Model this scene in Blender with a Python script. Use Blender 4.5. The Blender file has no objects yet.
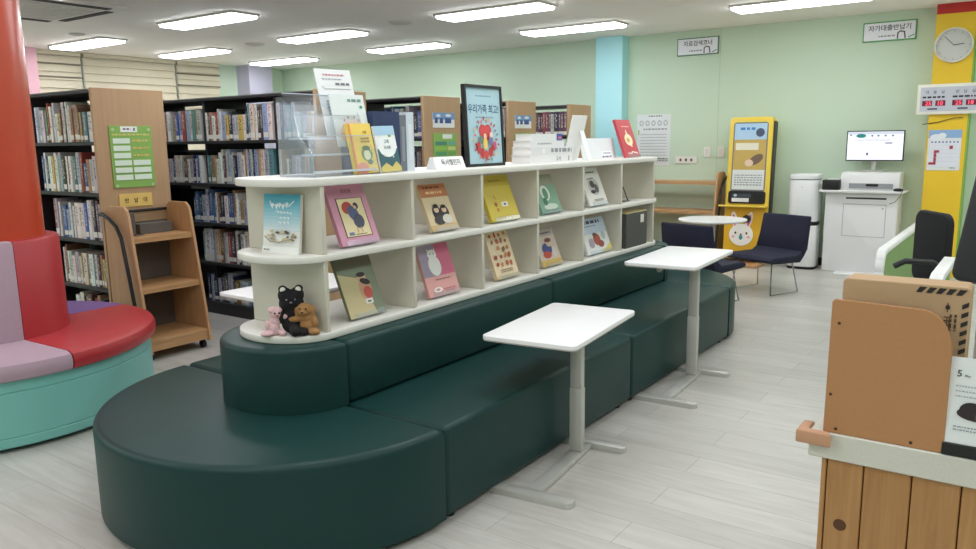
import bpy, bmesh, math, random
from mathutils import Matrix, Vector
random.seed(7)
PI = math.pi
SC = bpy.context.scene
COL = SC.collection

# ------------------------------------------------------------------ camera, world, exposure
cd = bpy.data.cameras.new('camera')
cam = bpy.data.objects.new('camera', cd); COL.objects.link(cam)
cd.sensor_fit = 'HORIZONTAL'; cd.sensor_width = 36.0
cd.lens = 775.84 * 36.0 / 976.0
cd.clip_start = 0.05; cd.clip_end = 100
_r = Vector((0.81770, 0.57547, -0.01423)); _d = Vector((0.08655, -0.14735, -0.98529)); _f = Vector((-0.56910, 0.80444, -0.17030))
cam.matrix_world = Matrix(((_r.x, -_d.x, -_f.x, 0.0), (_r.y, -_d.y, -_f.y, 0.0), (_r.z, -_d.z, -_f.z, 1.5), (0, 0, 0, 1)))
SC.camera = cam
w = bpy.data.worlds.new('world'); SC.world = w; w.use_nodes = True
w.node_tree.nodes['Background'].inputs[0].default_value = (0.8, 0.88, 1.0, 1)
w.node_tree.nodes['Background'].inputs[1].default_value = 0.3
SC.view_settings.view_transform = 'Standard'; SC.view_settings.look = 'None'
SC.cycles.diffuse_bounces = 10; SC.cycles.max_bounces = 14; SC.cycles.transparent_max_bounces = 24
SC.view_settings.exposure = 0.40; SC.view_settings.gamma = 1.0; SC.view_settings.use_curve_mapping = False

ZC = 2.80          # ceiling
YB = 9.60          # back wall
XL = -11.25        # left wall
LAMP = 12.0        # radiance of the ceiling lamps

# lamps of the same ceiling grid that hang outside the frame
for lx in (-10.0, -7.25, -4.65, -2.0, 0.7):
    for ly, part in ((5.25, 1.0), (3.55, 0.85), (1.9, 0.7), (0.2, 0.8), (-1.5, 0.8)):
        if lx < -6 and ly > 5: continue
        l = bpy.data.lights.new('ceiling_lamp', 'AREA'); l.shape = 'RECTANGLE'; l.size = 1.24; l.size_y = 0.31
        l.energy = part * LAMP * PI * 1.24 * 0.31; l.color = (0.945, 0.985, 1.04)
        o = bpy.data.objects.new('ceiling_lamp', l); COL.objects.link(o); o.location = (lx, ly, ZC - 0.02)
for lx in (0.7,):
    for ly, part in ((6.85, 1.0), (8.3, 1.0)):
        l = bpy.data.lights.new('ceiling_lamp', 'AREA'); l.shape = 'RECTANGLE'; l.size = 1.24; l.size_y = 0.31
        l.energy = LAMP * PI * 1.24 * 0.31; l.color = (0.945, 0.985, 1.04)
        o = bpy.data.objects.new('ceiling_lamp', l); COL.objects.link(o); o.location = (lx, ly, ZC - 0.02)

# ------------------------------------------------------------------ materials
def lin(c):
    return tuple(((v / 255) / 12.92 if v / 255 <= 0.04045 else ((v / 255 + 0.055) / 1.055) ** 2.4) for v in c) + (1.0,)
_mc = {}
def mat(name, rgb, rough=0.5, metal=0.0, var=0.04, scale=6.0, bump=0.0, bscale=60.0, stretch=(1, 1, 1), spec=0.5, coat=0.0):
    key = (name, rgb, rough)
    if key in _mc: return _mc[key]
    m = bpy.data.materials.new(name); m.use_nodes = True
    nt = m.node_tree; b = nt.nodes['Principled BSDF']
    b.inputs['Roughness'].default_value = rough; b.inputs['Metallic'].default_value = metal
    b.inputs['Specular IOR Level'].default_value = spec; b.inputs['Coat Weight'].default_value = coat
    tc = nt.nodes.new('ShaderNodeTexCoord'); mp = nt.nodes.new('ShaderNodeMapping'); mp.inputs['Scale'].default_value = stretch
    nt.links.new(tc.outputs['Object'], mp.inputs[0])
    n = nt.nodes.new('ShaderNodeTexNoise'); n.inputs['Scale'].default_value = scale; n.inputs['Detail'].default_value = 4
    nt.links.new(mp.outputs[0], n.inputs['Vector'])
    mx = nt.nodes.new('ShaderNodeMix'); mx.data_type = 'RGBA'
    c = lin(rgb)
    mx.inputs[6].default_value = tuple(v * (1 - var * 2) for v in c[:3]) + (1,)
    mx.inputs[7].default_value = tuple(min(1, v * (1 + var * 2)) for v in c[:3]) + (1,)
    nt.links.new(n.outputs[0], mx.inputs[0]); nt.links.new(mx.outputs[2], b.inputs['Base Color'])
    if bump:
        n2 = nt.nodes.new('ShaderNodeTexNoise'); n2.inputs['Scale'].default_value = bscale; n2.inputs['Detail'].default_value = 5
        nt.links.new(mp.outputs[0], n2.inputs['Vector'])
        bp = nt.nodes.new('ShaderNodeBump'); bp.inputs['Strength'].default_value = bump; bp.inputs['Distance'].default_value = 0.01
        nt.links.new(n2.outputs[0], bp.inputs['Height']); nt.links.new(bp.outputs[0], b.inputs['Normal'])
    _mc[key] = m
    return m
def ink(rgb): return mat('print', tuple(int(v) for v in rgb), 0.55, var=0.015, scale=20)
def emit(name, rgb, s):
    m = bpy.data.materials.new(name); m.use_nodes = True; nt = m.node_tree; nt.nodes.clear()
    e = nt.nodes.new('ShaderNodeEmission'); e.inputs[0].default_value = lin(rgb); e.inputs[1].default_value = s
    o = nt.nodes.new('ShaderNodeOutputMaterial'); nt.links.new(e.outputs[0], o.inputs[0]); return m
def glow_ink(rgb, s=0.9):
    key = ('glow', rgb, s)
    if key not in _mc: _mc[key] = emit('screen_pixels', rgb, s)
    return _mc[key]
def wood(name, rgb, rgb2, rough=0.45, axis='z', sc=1.0):
    m = bpy.data.materials.new(name); m.use_nodes = True; nt = m.node_tree; b = nt.nodes['Principled BSDF']
    b.inputs['Roughness'].default_value = rough
    tc = nt.nodes.new('ShaderNodeTexCoord'); mp = nt.nodes.new('ShaderNodeMapping')
    s = {'x': (1.2, 22, 22), 'y': (22, 1.2, 22), 'z': (22, 22, 1.2)}[axis]
    mp.inputs['Scale'].default_value = tuple(v * sc for v in s)
    nt.links.new(tc.outputs['Object'], mp.inputs[0])
    n = nt.nodes.new('ShaderNodeTexNoise'); n.inputs['Scale'].default_value = 2.2; n.inputs['Detail'].default_value = 6; n.inputs['Distortion'].default_value = 0.6
    nt.links.new(mp.outputs[0], n.inputs['Vector'])
    r = nt.nodes.new('ShaderNodeValToRGB'); r.color_ramp.elements[0].position = 0.3; r.color_ramp.elements[1].position = 0.72
    r.color_ramp.elements[0].color = lin(rgb2); r.color_ramp.elements[1].color = lin(rgb)
    nt.links.new(n.outputs[0], r.inputs[0]); nt.links.new(r.outputs[0], b.inputs['Base Color'])
    return m

def floor_material():
    m = bpy.data.materials.new('pale_plank_floor'); m.use_nodes = True; nt = m.node_tree; b = nt.nodes['Principled BSDF']
    tc = nt.nodes.new('ShaderNodeTexCoord')
    br = nt.nodes.new('ShaderNodeTexBrick'); br.offset = 0.37; br.inputs['Scale'].default_value = 1.0
    br.inputs['Brick Width'].default_value = 1.2; br.inputs['Row Height'].default_value = 0.19
    br.inputs['Mortar Size'].default_value = 0.0016; br.inputs['Mortar Smooth'].default_value = 0.3; br.inputs['Bias'].default_value = 0.0
    br.inputs['Color1'].default_value = lin((204, 201, 196)); br.inputs['Color2'].default_value = lin((194, 191, 186)); br.inputs['Mortar'].default_value = lin((160, 156, 150))
    nt.links.new(tc.outputs['Object'], br.inputs['Vector'])
    mp = nt.nodes.new('ShaderNodeMapping'); mp.inputs['Scale'].default_value = (1.6, 14, 1)
    nt.links.new(tc.outputs['Object'], mp.inputs[0])
    n = nt.nodes.new('ShaderNodeTexNoise'); n.inputs['Scale'].default_value = 2.0; n.inputs['Detail'].default_value = 8; n.inputs['Distortion'].default_value = 0.8
    nt.links.new(mp.outputs[0], n.inputs['Vector'])
    r = nt.nodes.new('ShaderNodeValToRGB'); r.color_ramp.elements[0].position = 0.3; r.color_ramp.elements[1].position = 0.65
    r.color_ramp.elements[0].color = (0.86, 0.85, 0.835, 1); r.color_ramp.elements[1].color = (1, 1, 1, 1)
    nt.links.new(n.outputs[0], r.inputs[0])
    mx = nt.nodes.new('ShaderNodeMix'); mx.data_type = 'RGBA'; mx.blend_type = 'MULTIPLY'; mx.inputs[0].default_value = 1.0
    nt.links.new(br.outputs['Color'], mx.inputs[6]); nt.links.new(r.outputs[0], mx.inputs[7])
    nt.links.new(mx.outputs[2], b.inputs['Base Color'])
    b.inputs['Roughness'].default_value = 0.33
    return m

def glass_material(name, tint=(0.93, 0.95, 0.97), mixv=0.09):
    m = bpy.data.materials.new(name); m.use_nodes = True; nt = m.node_tree; nt.nodes.clear()
    tr = nt.nodes.new('ShaderNodeBsdfTransparent'); tr.inputs[0].default_value = tint + (1,)
    gl = nt.nodes.new('ShaderNodeBsdfGlossy'); gl.inputs['Roughness'].default_value = 0.12
    df = nt.nodes.new('ShaderNodeBsdfDiffuse'); df.inputs[0].default_value = (0.8, 0.84, 0.88, 1)
    lw = nt.nodes.new('ShaderNodeLayerWeight'); lw.inputs[0].default_value = 0.5
    pw = nt.nodes.new('ShaderNodeMath'); pw.operation = 'POWER'; pw.inputs[1].default_value = 4.0; nt.links.new(lw.outputs['Facing'], pw.inputs[0])
    fr = nt.nodes.new('ShaderNodeMath'); fr.operation = 'MULTIPLY_ADD'; fr.inputs[1].default_value = 0.5; fr.inputs[2].default_value = 0.03; nt.links.new(pw.outputs[0], fr.inputs[0])
    m1 = nt.nodes.new('ShaderNodeMixShader'); m1.inputs[0].default_value = mixv
    nt.links.new(tr.outputs[0], m1.inputs[1]); nt.links.new(df.outputs[0], m1.inputs[2])
    m2 = nt.nodes.new('ShaderNodeMixShader'); nt.links.new(fr.outputs[0], m2.inputs[0])
    nt.links.new(m1.outputs[0], m2.inputs[1]); nt.links.new(gl.outputs[0], m2.inputs[2])
    o = nt.nodes.new('ShaderNodeOutputMaterial'); nt.links.new(m2.outputs[0], o.inputs[0]); return m

def spine_material():
    m = bpy.data.materials.new('book_cover_cloth'); m.use_nodes = True; nt = m.node_tree; b = nt.nodes['Principled BSDF']
    b.inputs['Roughness'].default_value = 0.5
    L = nt.links.new; N = nt.nodes.new
    oi = N('ShaderNodeObjectInfo'); tc = N('ShaderNodeTexCoord'); sep = N('ShaderNodeSeparateXYZ'); L(tc.outputs['Generated'], sep.inputs[0])
    def math_(op, a, bb):
        n = N('ShaderNodeMath'); n.operation = op
        for i, v in enumerate((a, bb)):
            if v is None: continue
            if isinstance(v, (int, float)): n.inputs[i].default_value = v
            else: L(v, n.inputs[i])
        return n.outputs[0]
    front = math_('LESS_THAN', sep.outputs[1], 0.03)
    # title lettering: irregular marks along the spine
    vo = N('ShaderNodeVectorMath'); vo.operation = 'MULTIPLY_ADD'; vo.inputs[1].default_value = (3.0, 0.0, 34.0)
    cb = N('ShaderNodeCombineXYZ'); L(math_('MULTIPLY', oi.outputs['Random'], 61.0), cb.inputs[0]); L(math_('MULTIPLY', oi.outputs['Random'], 37.0), cb.inputs[2])
    L(tc.outputs['Generated'], vo.inputs[0]); L(cb.outputs[0], vo.inputs[2])
    nz = N('ShaderNodeTexNoise'); nz.inputs['Scale'].default_value = 1.0; nz.inputs['Detail'].default_value = 1; L(vo.outputs[0], nz.inputs['Vector'])
    marks = math_('GREATER_THAN', nz.outputs[0], 0.54)
    zone = math_('MULTIPLY', math_('GREATER_THAN', sep.outputs[2], 0.36), math_('LESS_THAN', sep.outputs[2], 0.9))
    xz = math_('MULTIPLY', math_('GREATER_THAN', sep.outputs[0], 0.25), math_('LESS_THAN', sep.outputs[0], 0.75))
    marks = math_('MULTIPLY', math_('MULTIPLY', marks, zone), math_('MULTIPLY', xz, front))
    inv = N('ShaderNodeMix'); inv.data_type = 'RGBA'
    bw = N('ShaderNodeRGBToBW'); L(oi.outputs['Color'], bw.inputs[0])
    L(math_('GREATER_THAN', bw.outputs[0], 0.25), inv.inputs[0])
    inv.inputs[6].default_value = lin((225, 220, 205)); inv.inputs[7].default_value = lin((70, 62, 66))
    m1 = N('ShaderNodeMix'); m1.data_type = 'RGBA'; L(marks, m1.inputs[0]); L(oi.outputs['Color'], m1.inputs[6]); L(inv.outputs[2], m1.inputs[7])
    # call number sticker
    lz = math_('MULTIPLY', math_('GREATER_THAN', sep.outputs[2], 0.07), math_('LESS_THAN', sep.outputs[2], 0.21))
    lab = math_('MULTIPLY', math_('MULTIPLY', lz, front), math_('GREATER_THAN', oi.outputs['Random'], 0.25))
    m2 = N('ShaderNodeMix'); m2.data_type = 'RGBA'; L(lab, m2.inputs[0]); L(m1.outputs[2], m2.inputs[6]); m2.inputs[7].default_value = lin((232, 230, 224))
    L(m2.outputs[2], b.inputs['Base Color'])
    return m

M = {}
M['wall_green'] = mat('green_wall_paint', (201, 219, 197), 0.7, var=0.012, scale=1.5)
M['ceiling'] = mat('white_ceiling_paint', (250, 244, 240), 0.85, var=0.012, scale=2)
M['leather'] = mat('dark_green_leatherette', (19, 55, 53), 0.42, var=0.06, scale=3, bump=0.12, bscale=7.0, spec=0.3)
M['white'] = mat('white_laminate', (236, 233, 226), 0.4, var=0.01)
M['shelfwhite'] = mat('ivory_laminate', (224, 222, 215), 0.45, var=0.012)
M['divider'] = mat('ivory_laminate_shaded', (204, 200, 186), 0.5, var=0.012)  # ivory darkened, the shade inside the cells is put into the colour
M['tablewhite'] = mat('white_tabletop_laminate', (240, 240, 241), 0.3, var=0.006)
M['tabletrim'] = mat('grey_table_edging', (176, 172, 168), 0.5)
M['silver'] = mat('silver_paint', (196, 195, 190), 0.35, metal=0.25, var=0.02)
M['steel'] = mat('charcoal_steel', (44, 42, 46), 0.45, metal=0.1, var=0.05)
M['steelgrey'] = mat('grey_steel', (120, 118, 116), 0.45, metal=0.2)
M['black'] = mat('black_plastic', (24, 24, 27), 0.4, var=0.05)
M['blackfabric'] = mat('black_fabric', (22, 22, 25), 0.85, var=0.08, scale=80)
M['navy'] = mat('navy_fabric', (25, 28, 52), 0.85, var=0.08, scale=120, bump=0.1, bscale=300)
M['beech'] = wood('beech_veneer', (196, 156, 114), (182, 141, 100))
M['beech_y'] = wood('beech_veneer_long', (200, 158, 112), (182, 138, 94), axis='y')
M['panelwood'] = wood('maple_veneer', (188, 156, 120), (180, 147, 111), axis='z', sc=0.8)
M['pine'] = wood('pine_board', (192, 144, 92), (168, 120, 72), axis='z', sc=1.0)
M['mdf'] = mat('brown_hardboard', (180, 130, 86), 0.6, var=0.03, scale=90)
M['carton'] = mat('brown_cardboard', (192, 160, 124), 0.8, var=0.025, scale=30)
M['mint'] = mat('mint_leatherette', (124, 190, 182), 0.42, var=0.02, bump=0.06, bscale=8)
M['red'] = mat('red_leatherette', (178, 52, 58), 0.4, var=0.03, bump=0.08, bscale=9)
M['lav'] = mat('lavender_fabric', (178, 152, 166), 0.75, var=0.03, scale=50)
M['purple'] = mat('purple_leatherette', (122, 90, 152), 0.5, var=0.03)
M['colred'] = mat('glossy_orange_red_paint', (196, 74, 48), 0.25, var=0.02, scale=2)
M['yellow'] = mat('yellow_paint', (236, 196, 44), 0.45, var=0.02)
M['paper'] = mat('book_pages', (226, 219, 202), 0.8, var=0.03, scale=40)
M['chrome'] = mat('chrome', (190, 190, 192), 0.18, metal=0.9)
M['acrylic'] = glass_material('clear_acrylic')
M['spine'] = spine_material()
M['floor'] = floor_material()
M['lamp'] = emit('lamp_diffuser', (247, 252, 255), LAMP)

# ------------------------------------------------------------------ mesh helpers
def smooth_obj(me, ang=38):
    for p in me.polygons: p.use_smooth = True
    me.set_sharp_from_angle(angle=math.radians(ang))
class B:
    def __init__(self): self.bm = bmesh.new(); self.mats = []
    def mi(self, m):
        if m not in self.mats: self.mats.append(m)
        return self.mats.index(m)
    def merge(self, t, m, X=None):
        i = self.mi(m); mp = {}
        for v in t.verts: mp[v] = self.bm.verts.new(X @ v.co if X is not None else v.co)
        for f in t.faces:
            try: nf = self.bm.faces.new([mp[v] for v in f.verts]); nf.material_index = i
            except ValueError: pass
        t.free(); return self
    def box(self, x0, x1, y0, y1, z0, z1, m, bev=0.0, seg=2, X=None):
        t = bmesh.new(); bmesh.ops.create_cube(t, size=1)
        for v in t.verts: v.co = ((x0 + x1) / 2 + v.co.x * (x1 - x0), (y0 + y1) / 2 + v.co.y * (y1 - y0), (z0 + z1) / 2 + v.co.z * (z1 - z0))
        if bev: bmesh.ops.bevel(t, geom=t.edges[:], offset=bev, segments=seg, affect='EDGES', profile=0.5)
        return self.merge(t, m, X)
    def prism(self, pts, z0, z1, m, bev=0.0, seg=3, top=True, bottom=False, X=None, seams=()):
        t = bmesh.new(); n = len(pts)
        lo = [t.verts.new((p[0], p[1], z0)) for p in pts]; hi = [t.verts.new((p[0], p[1], z1)) for p in pts]
        t.faces.new(lo[::-1]); t.faces.new(hi)
        for i in range(n): t.faces.new((lo[i], lo[(i + 1) % n], hi[(i + 1) % n], hi[i]))
        bmesh.ops.recalc_face_normals(t, faces=t.faces[:])
        if bev:
            e = [q for q in t.edges if (top and q.verts[0] in hi and q.verts[1] in hi) or (bottom and q.verts[0] in lo and q.verts[1] in lo)]
            bmesh.ops.bevel(t, geom=e, offset=bev, segments=seg, affect='EDGES', profile=0.5, clamp_overlap=True)
        return self.merge(t, m, X)
    def lathe(self, prof, m, n=32, X=None, a0=0.0, a1=2 * PI):
        t = bmesh.new(); full = abs(a1 - a0 - 2 * PI) < 1e-6; k = n if full else n + 1
        rings = []
        for r, z in prof:
            if r < 1e-6 and full: rings.append([t.verts.new((0, 0, z))])
            else: rings.append([t.verts.new((r * math.cos(a0 + (a1 - a0) * i / n), r * math.sin(a0 + (a1 - a0) * i / n), z)) for i in range(k)])
        for a, b in zip(rings, rings[1:]):
            for i in range(n):
                j = (i + 1) % k
                q = [a[i % len(a)], a[j % len(a)], b[j % len(b)], b[i % len(b)]]; u = []
                for v in q:
                    if v not in u: u.append(v)
                if len(u) >= 3: t.faces.new(u)
        if not full:
            t.faces.new([r[0] for r in rings][::-1]); t.faces.new([r[-1] for r in rings])
        bmesh.ops.recalc_face_normals(t, faces=t.faces[:])
        return self.merge(t, m, X)
    def tube(self, pts, r, m, n=10, X=None):
        t = bmesh.new(); pts = [Vector(p) for p in pts]; rings = []
        up = Vector((0.013, 0.021, 1.0))
        for i, p in enumerate(pts):
            d = (pts[min(i + 1, len(pts) - 1)] - pts[max(i - 1, 0)]).normalized()
            a = d.cross(up)
            if a.length < 0.05: a = d.cross(Vector((1, 0.1, 0)))
            a.normalize(); b = a.cross(d).normalized()
            rr = r[i] if isinstance(r, (list, tuple)) else r
            rings.append([t.verts.new(p + (a * math.cos(2 * PI * k / n) + b * math.sin(2 * PI * k / n)) * rr) for k in range(n)])
        for a, b in zip(rings, rings[1:]):
            for k in range(n): t.faces.new((a[k], a[(k + 1) % n], b[(k + 1) % n], b[k]))
        t.faces.new(rings[0][::-1]); t.faces.new(rings[-1])
        bmesh.ops.recalc_face_normals(t, faces=t.faces[:])
        return self.merge(t, m, X)
    def ball(self, c, r, m, X=None, u=16, v=10):
        t = bmesh.new(); bmesh.ops.create_uvsphere(t, u_segments=u, v_segments=v, radius=1)
        rr = r if isinstance(r, (list, tuple)) else (r, r, r)
        for q in t.verts: q.co = (c[0] + q.co.x * rr[0], c[1] + q.co.y * rr[1], c[2] + q.co.z * rr[2])
        return self.merge(t, m, X)
    def poly(self, pts3, m):
        i = self.mi(m); f = self.bm.faces.new([self.bm.verts.new(p) for p in pts3]); f.material_index = i; return self
    def obj(self, name, parent=None, ang=38):
        me = bpy.data.meshes.new(name); self.bm.to_mesh(me); self.bm.free()
        for m in self.mats: me.materials.append(m)
        smooth_obj(me, ang)
        o = bpy.data.objects.new(name, me); COL.objects.link(o)
        if parent: o.parent = parent
        return o
def tag(o, label, cat, group=None, kind=None):
    o['label'] = label; o['category'] = cat
    if group: o['group'] = group
    if kind: o['kind'] = kind
    return o
def thing(name, label, cat, loc=(0, 0, 0), rotz=0.0, group=None, X=None):
    o = bpy.data.objects.new(name, None); COL.objects.link(o); o.empty_display_size = 0.1
    if X is not None: o.matrix_world = X
    else: o.location = loc; o.rotation_euler = (0, 0, rotz)
    return tag(o, label, cat, group)
def struct(b, name, parent=None, ang=38):
    o = b.obj(name, parent, ang); o['kind'] = 'structure'; return o
def frame(origin, u, v):
    u = Vector(u).normalized(); v = Vector(v).normalized(); n = u.cross(v)
    return Matrix(((u.x, v.x, n.x, origin[0]), (u.y, v.y, n.y, origin[1]), (u.z, v.z, n.z, origin[2]), (0, 0, 0, 1)))
def rrect(w, h, r, n=5, cx=0.0, cy=0.0):
    pts = []
    for (sx, sy, a0) in ((1, -1, -PI / 2), (1, 1, 0), (-1, 1, PI / 2), (-1, -1, PI)):
        for i in range(n + 1):
            a = a0 + PI / 2 * i / n
            pts.append((cx + sx * (w / 2 - r) + r * math.cos(a), cy + sy * (h / 2 - r) + r * math.sin(a)))
    return pts
_txt = {}
def text_geo(s):
    if s in _txt: return _txt[s]
    c = bpy.data.curves.new('t', 'FONT'); c.body = s; c.size = 1.0; c.resolution_u = 2; c.offset = 0.018
    o = bpy.data.objects.new('t', c); COL.objects.link(o)
    dg = bpy.context.evaluated_depsgraph_get(); e = o.evaluated_get(dg); m = e.to_mesh()
    vs = [v.co.copy() for v in m.vertices]; fs = [tuple(p.vertices) for p in m.polygons]
    e.to_mesh_clear(); bpy.data.objects.remove(o); bpy.data.curves.remove(c)
    x0 = min(v.x for v in vs); x1 = max(v.x for v in vs); y0 = min(v.y for v in vs); y1 = max(v.y for v in vs)
    _txt[s] = (vs, fs, x0, x1, y0, y1); return _txt[s]
class Art:
    """flat printing on a face: local plane x right, y up, z out of the face"""
    def __init__(self, z=0.0008): self.b = B(); self.z = z; self.n = 0
    def _z(self): self.n += 1; return self.z + 0.00025 * self.n
    def rect(self, x0, y0, x1, y1, c):
        z = self._z(); self.b.poly([(x0, y0, z), (x1, y0, z), (x1, y1, z), (x0, y1, z)], c if not isinstance(c, tuple) else ink(c)); return self
    def poly(self, pts, c):
        z = self._z(); self.b.poly([(p[0], p[1], z) for p in pts], c if not isinstance(c, tuple) else ink(c)); return self
    def ell(self, cx, cy, rx, ry, c, rot=0.0, n=18):
        pts = []
        for i in range(n):
            a = 2 * PI * i / n; x = rx * math.cos(a); y = ry * math.sin(a)
            pts.append((cx + x * math.cos(rot) - y * math.sin(rot), cy + x * math.sin(rot) + y * math.cos(rot)))
        return self.poly(pts, c)
    def line(self, pts, wd, c):
        z = self._z(); m = c if not isinstance(c, tuple) else ink(c)
        for a, b in zip(pts, pts[1:]):
            a = Vector(a); b = Vector(b); d = (b - a); nn = Vector((-d.y, d.x)).normalized() * wd / 2; e = d.normalized() * wd * 0.3
            q = [a - e + nn, a - e - nn, b + e - nn, b + e + nn]
            self.b.poly([(p.x, p.y, z) for p in q[::1]][::-1], m)
        return self
    def text(self, s, cx, cy, h, c, maxw=None, rot=0.0):
        vs, fs, x0, x1, y0, y1 = text_geo(s); k = h / (y1 - y0); kx = k
        if maxw and (x1 - x0) * kx > maxw: kx = maxw / (x1 - x0)
        z = self._z(); i = self.b.mi(c if not isinstance(c, tuple) else ink(c)); new = []
        for v in vs:
            x = (v.x - (x0 + x1) / 2) * kx; y = (v.y - (y0 + y1) / 2) * k
            new.append(self.b.bm.verts.new((cx + x * math.cos(rot) - y * math.sin(rot), cy + x * math.sin(rot) + y * math.cos(rot), z)))
        for f in fs:
            try: q = self.b.bm.faces.new([new[j] for j in f]); q.material_index = i
            except ValueError: pass
        return self
    def small(self, x0, x1, y, h, c, rows=1, gap=1.8, seed=0):
        """lines of tiny unreadable print as broken strokes"""
        rg = random.Random(seed)
        for r in range(rows):
            x = x0; yy = y - r * h * gap
            z = self._z(); m = c if not isinstance(c, tuple) else ink(c)
            while x < x1:
                wd = min(rg.uniform(0.8, 2.6) * h, x1 - x)
                if wd <= 0: break
                self.b.poly([(x, yy, z), (x + wd, yy, z), (x + wd, yy + h, z), (x, yy + h, z)], m); x += wd + h * 0.6
        return self
    def done(self, name, parent): return self.b.obj(name, parent, 30)

# ------------------------------------------------------------------ the room
XR, YF = 3.4, -3.4
struct(B().box(XL - 0.1, XR + 0.1, YF - 0.1, YB + 0.1, -0.1, 0.0, M['floor']), 'floor')
struct(B().box(XL - 0.1, XR + 0.1, YF - 0.1, YB + 0.1, ZC, ZC + 0.1, M['ceiling']), 'ceiling')
wb = B().box(XL, -3.29, YB, YB + 0.1, 0, ZC, M['wall_green']).box(-3.286, XR, YB, YB + 0.1, 0, ZC, M['wall_green'])
wb.box(-3.29, -3.286, YB + 0.002, YB + 0.1, 0, ZC, mat('wall_seam', (150, 172, 146), 0.8))
struct(wb, 'wall_back')
struct(B().box(XL - 0.1, XL, YF, YB, 0, ZC, M['wall_green']), 'wall_left')
struct(B().box(XR, XR + 0.1, YF, YB, 0, ZC, M['wall_green']), 'wall_right')
struct(B().box(XL, XR, YF - 0.1, YF, 0, ZC, M['wall_green']), 'wall_front')
bb = mat('dark_baseboard', (62, 60, 58), 0.6)
struct(B().box(XL, XR, YB - 0.012, YB, 0, 0.09, bb), 'baseboard_back')
struct(B().box(-4.88, -4.50, 9.42, YB, 0, ZC, mat('sky_blue_paint', (178, 230, 238), 0.6, var=0.012)), 'pillar_blue')
struct(B().box(XL, -10.93, 8.62, 9.1, 0, ZC, mat('lilac_grey_paint', (188, 184, 204), 0.7, var=0.012)), 'pillar_lilac')
struct(B().box(XL, -11.05, 4.6, 5.28, 0, ZC, mat('pink_paint', (226, 176, 190), 0.7, var=0.012)), 'pillar_pink')
pc = B(); pc.box(-0.99, -0.64, 9.40, YB, 0, 2.70, M['yellow']); pc.box(-0.99, -0.64, 9.40, YB, 2.70, ZC, mat('red_paint', (196, 44, 40), 0.5))
pc.box(-0.64, -0.625, 9.40, YB, 0, ZC, mat('leaf_green_paint', (136, 176, 74), 0.6))
struct(pc, 'pillar_yellow')
cb = B().lathe([(0.35, 0), (0.35, ZC)], M['colred'], n=64, X=Matrix.Translation((-4.87, 1.88, 0)))
struct(cb, 'pillar_red')
# windows behind the blinds
for i, (y0, y1) in enumerate(((5.30, 5.93), (5.97, 7.41), (7.45, 8.22))):
    f = B(); fm = mat('window_frame_paint', (214, 210, 202), 0.5)
    f.box(XL + 0.005, XL + 0.03, y0, y1, 0.9, 0.95, fm).box(XL + 0.005, XL + 0.03, y0, y1, ZC - 0.05, ZC - 0.001, fm)
    f.box(XL + 0.005, XL + 0.03, y0, y0 + 0.04, 0.95, ZC - 0.05, fm).box(XL + 0.005, XL + 0.03, y1 - 0.04, y1, 0.95, ZC - 0.05, fm)
    wo = struct(f, 'window_%d' % (i + 1))
    struct(B().box(XL + 0.008, XL + 0.014, y0 + 0.04, y1 - 0.04, 0.95, ZC - 0.05, mat('dark_window_glass', (70, 76, 84), 0.1)), 'window_pane', wo)  # opaque panes in an even dark grey
bl = mat('cream_blind_fabric', (214, 204, 182), 0.8, var=0.02, scale=12)
gap = mat('blind_shadow_band', (120, 112, 98), 0.8)  # darker blind tone, solid strips paint the shade between slats
for (y0, y1, lab, bands) in ((5.30, 5.93, 'narrow cream roller blind beside the pink pillar', (2.62, 2.44)), (5.97, 7.41, 'wide cream roller blind, the middle one on the left wall', ()), (7.45, 8.22, 'cream roller blind nearest the lilac pillar', (2.6, 2.42))):
    t = thing('window_blind', lab, 'blind', (XL + 0.05, (y0 + y1) / 2, 1.2), group='blinds on the left wall')
    hw = (y1 - y0) / 2
    k = B(); z = 0.0; n = 14; hh = (ZC - 1.26) / n
    for i in range(n):      # folded slats overlapping like clapboards
        zz = 1.2 + i * hh - 1.2
        k.poly([(0.03, -hw, zz), (0.03, hw, zz), (0.004, hw, zz + hh), (0.004, -hw, zz + hh)], bl)
        k.poly([(0.004, -hw, zz + hh), (0.004, hw, zz + hh), (0.03, hw, zz + hh), (0.03, -hw, zz + hh)], bl)
    k.obj('blind_slats', t, 10)
    B().box(0, 0.05, -hw, hw, ZC - 1.26, ZC - 1.202, bl, 0.006).obj('head_rail', t)
    B().box(0, 0.035, -hw, hw, -0.03, 0.0, bl, 0.005).obj('bottom_rail', t)
    for bz in bands:
        B().box(0.012, 0.036, -hw, hw, bz - 1.2, bz - 1.182, gap).obj('shade_strip', t)

# ------------------------------------------------------------------ ceiling fittings
trimm = mat('lamp_trim', (206, 202, 196), 0.5)
def lamp(cx, cy, label):
    t = thing('ceiling_light', label, 'ceiling light', (cx, cy, ZC), group='rectangular ceiling lights')
    f = B(); L, W = 0.64, 0.175
    f.box(-L, L, -W, -W + 0.018, -0.022, 0, trimm).box(-L, L, W - 0.018, W, -0.022, 0, trimm).box(-L, -L + 0.018, -W + 0.018, W - 0.018, -0.022, 0, trimm).box(L - 0.018, L, -W + 0.018, W - 0.018, -0.022, 0, trimm)
    f.obj('lamp_frame', t)
    B().box(-L + 0.018, L - 0.018, -W + 0.018, W - 0.018, -0.048, -0.001, M['lamp'], .012, 2).obj('lamp_diffuser', t)  # dropped below the frame so its added glowing sides brighten the ceiling
lamp(-7.27, 5.24, 'ceiling light nearest the camera on the left, right of the air conditioner')
lamp(-10.02, 5.42, 'leftmost ceiling light, above the wall of blinds')
lamp(-9.95, 6.92, 'ceiling light above the maple end panel, near the blinds')
lamp(-7.30, 6.88, 'ceiling light in the middle of the left group, above the brochures')
lamp(-9.92, 8.50, 'ceiling light in front of the lilac pillar')
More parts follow.
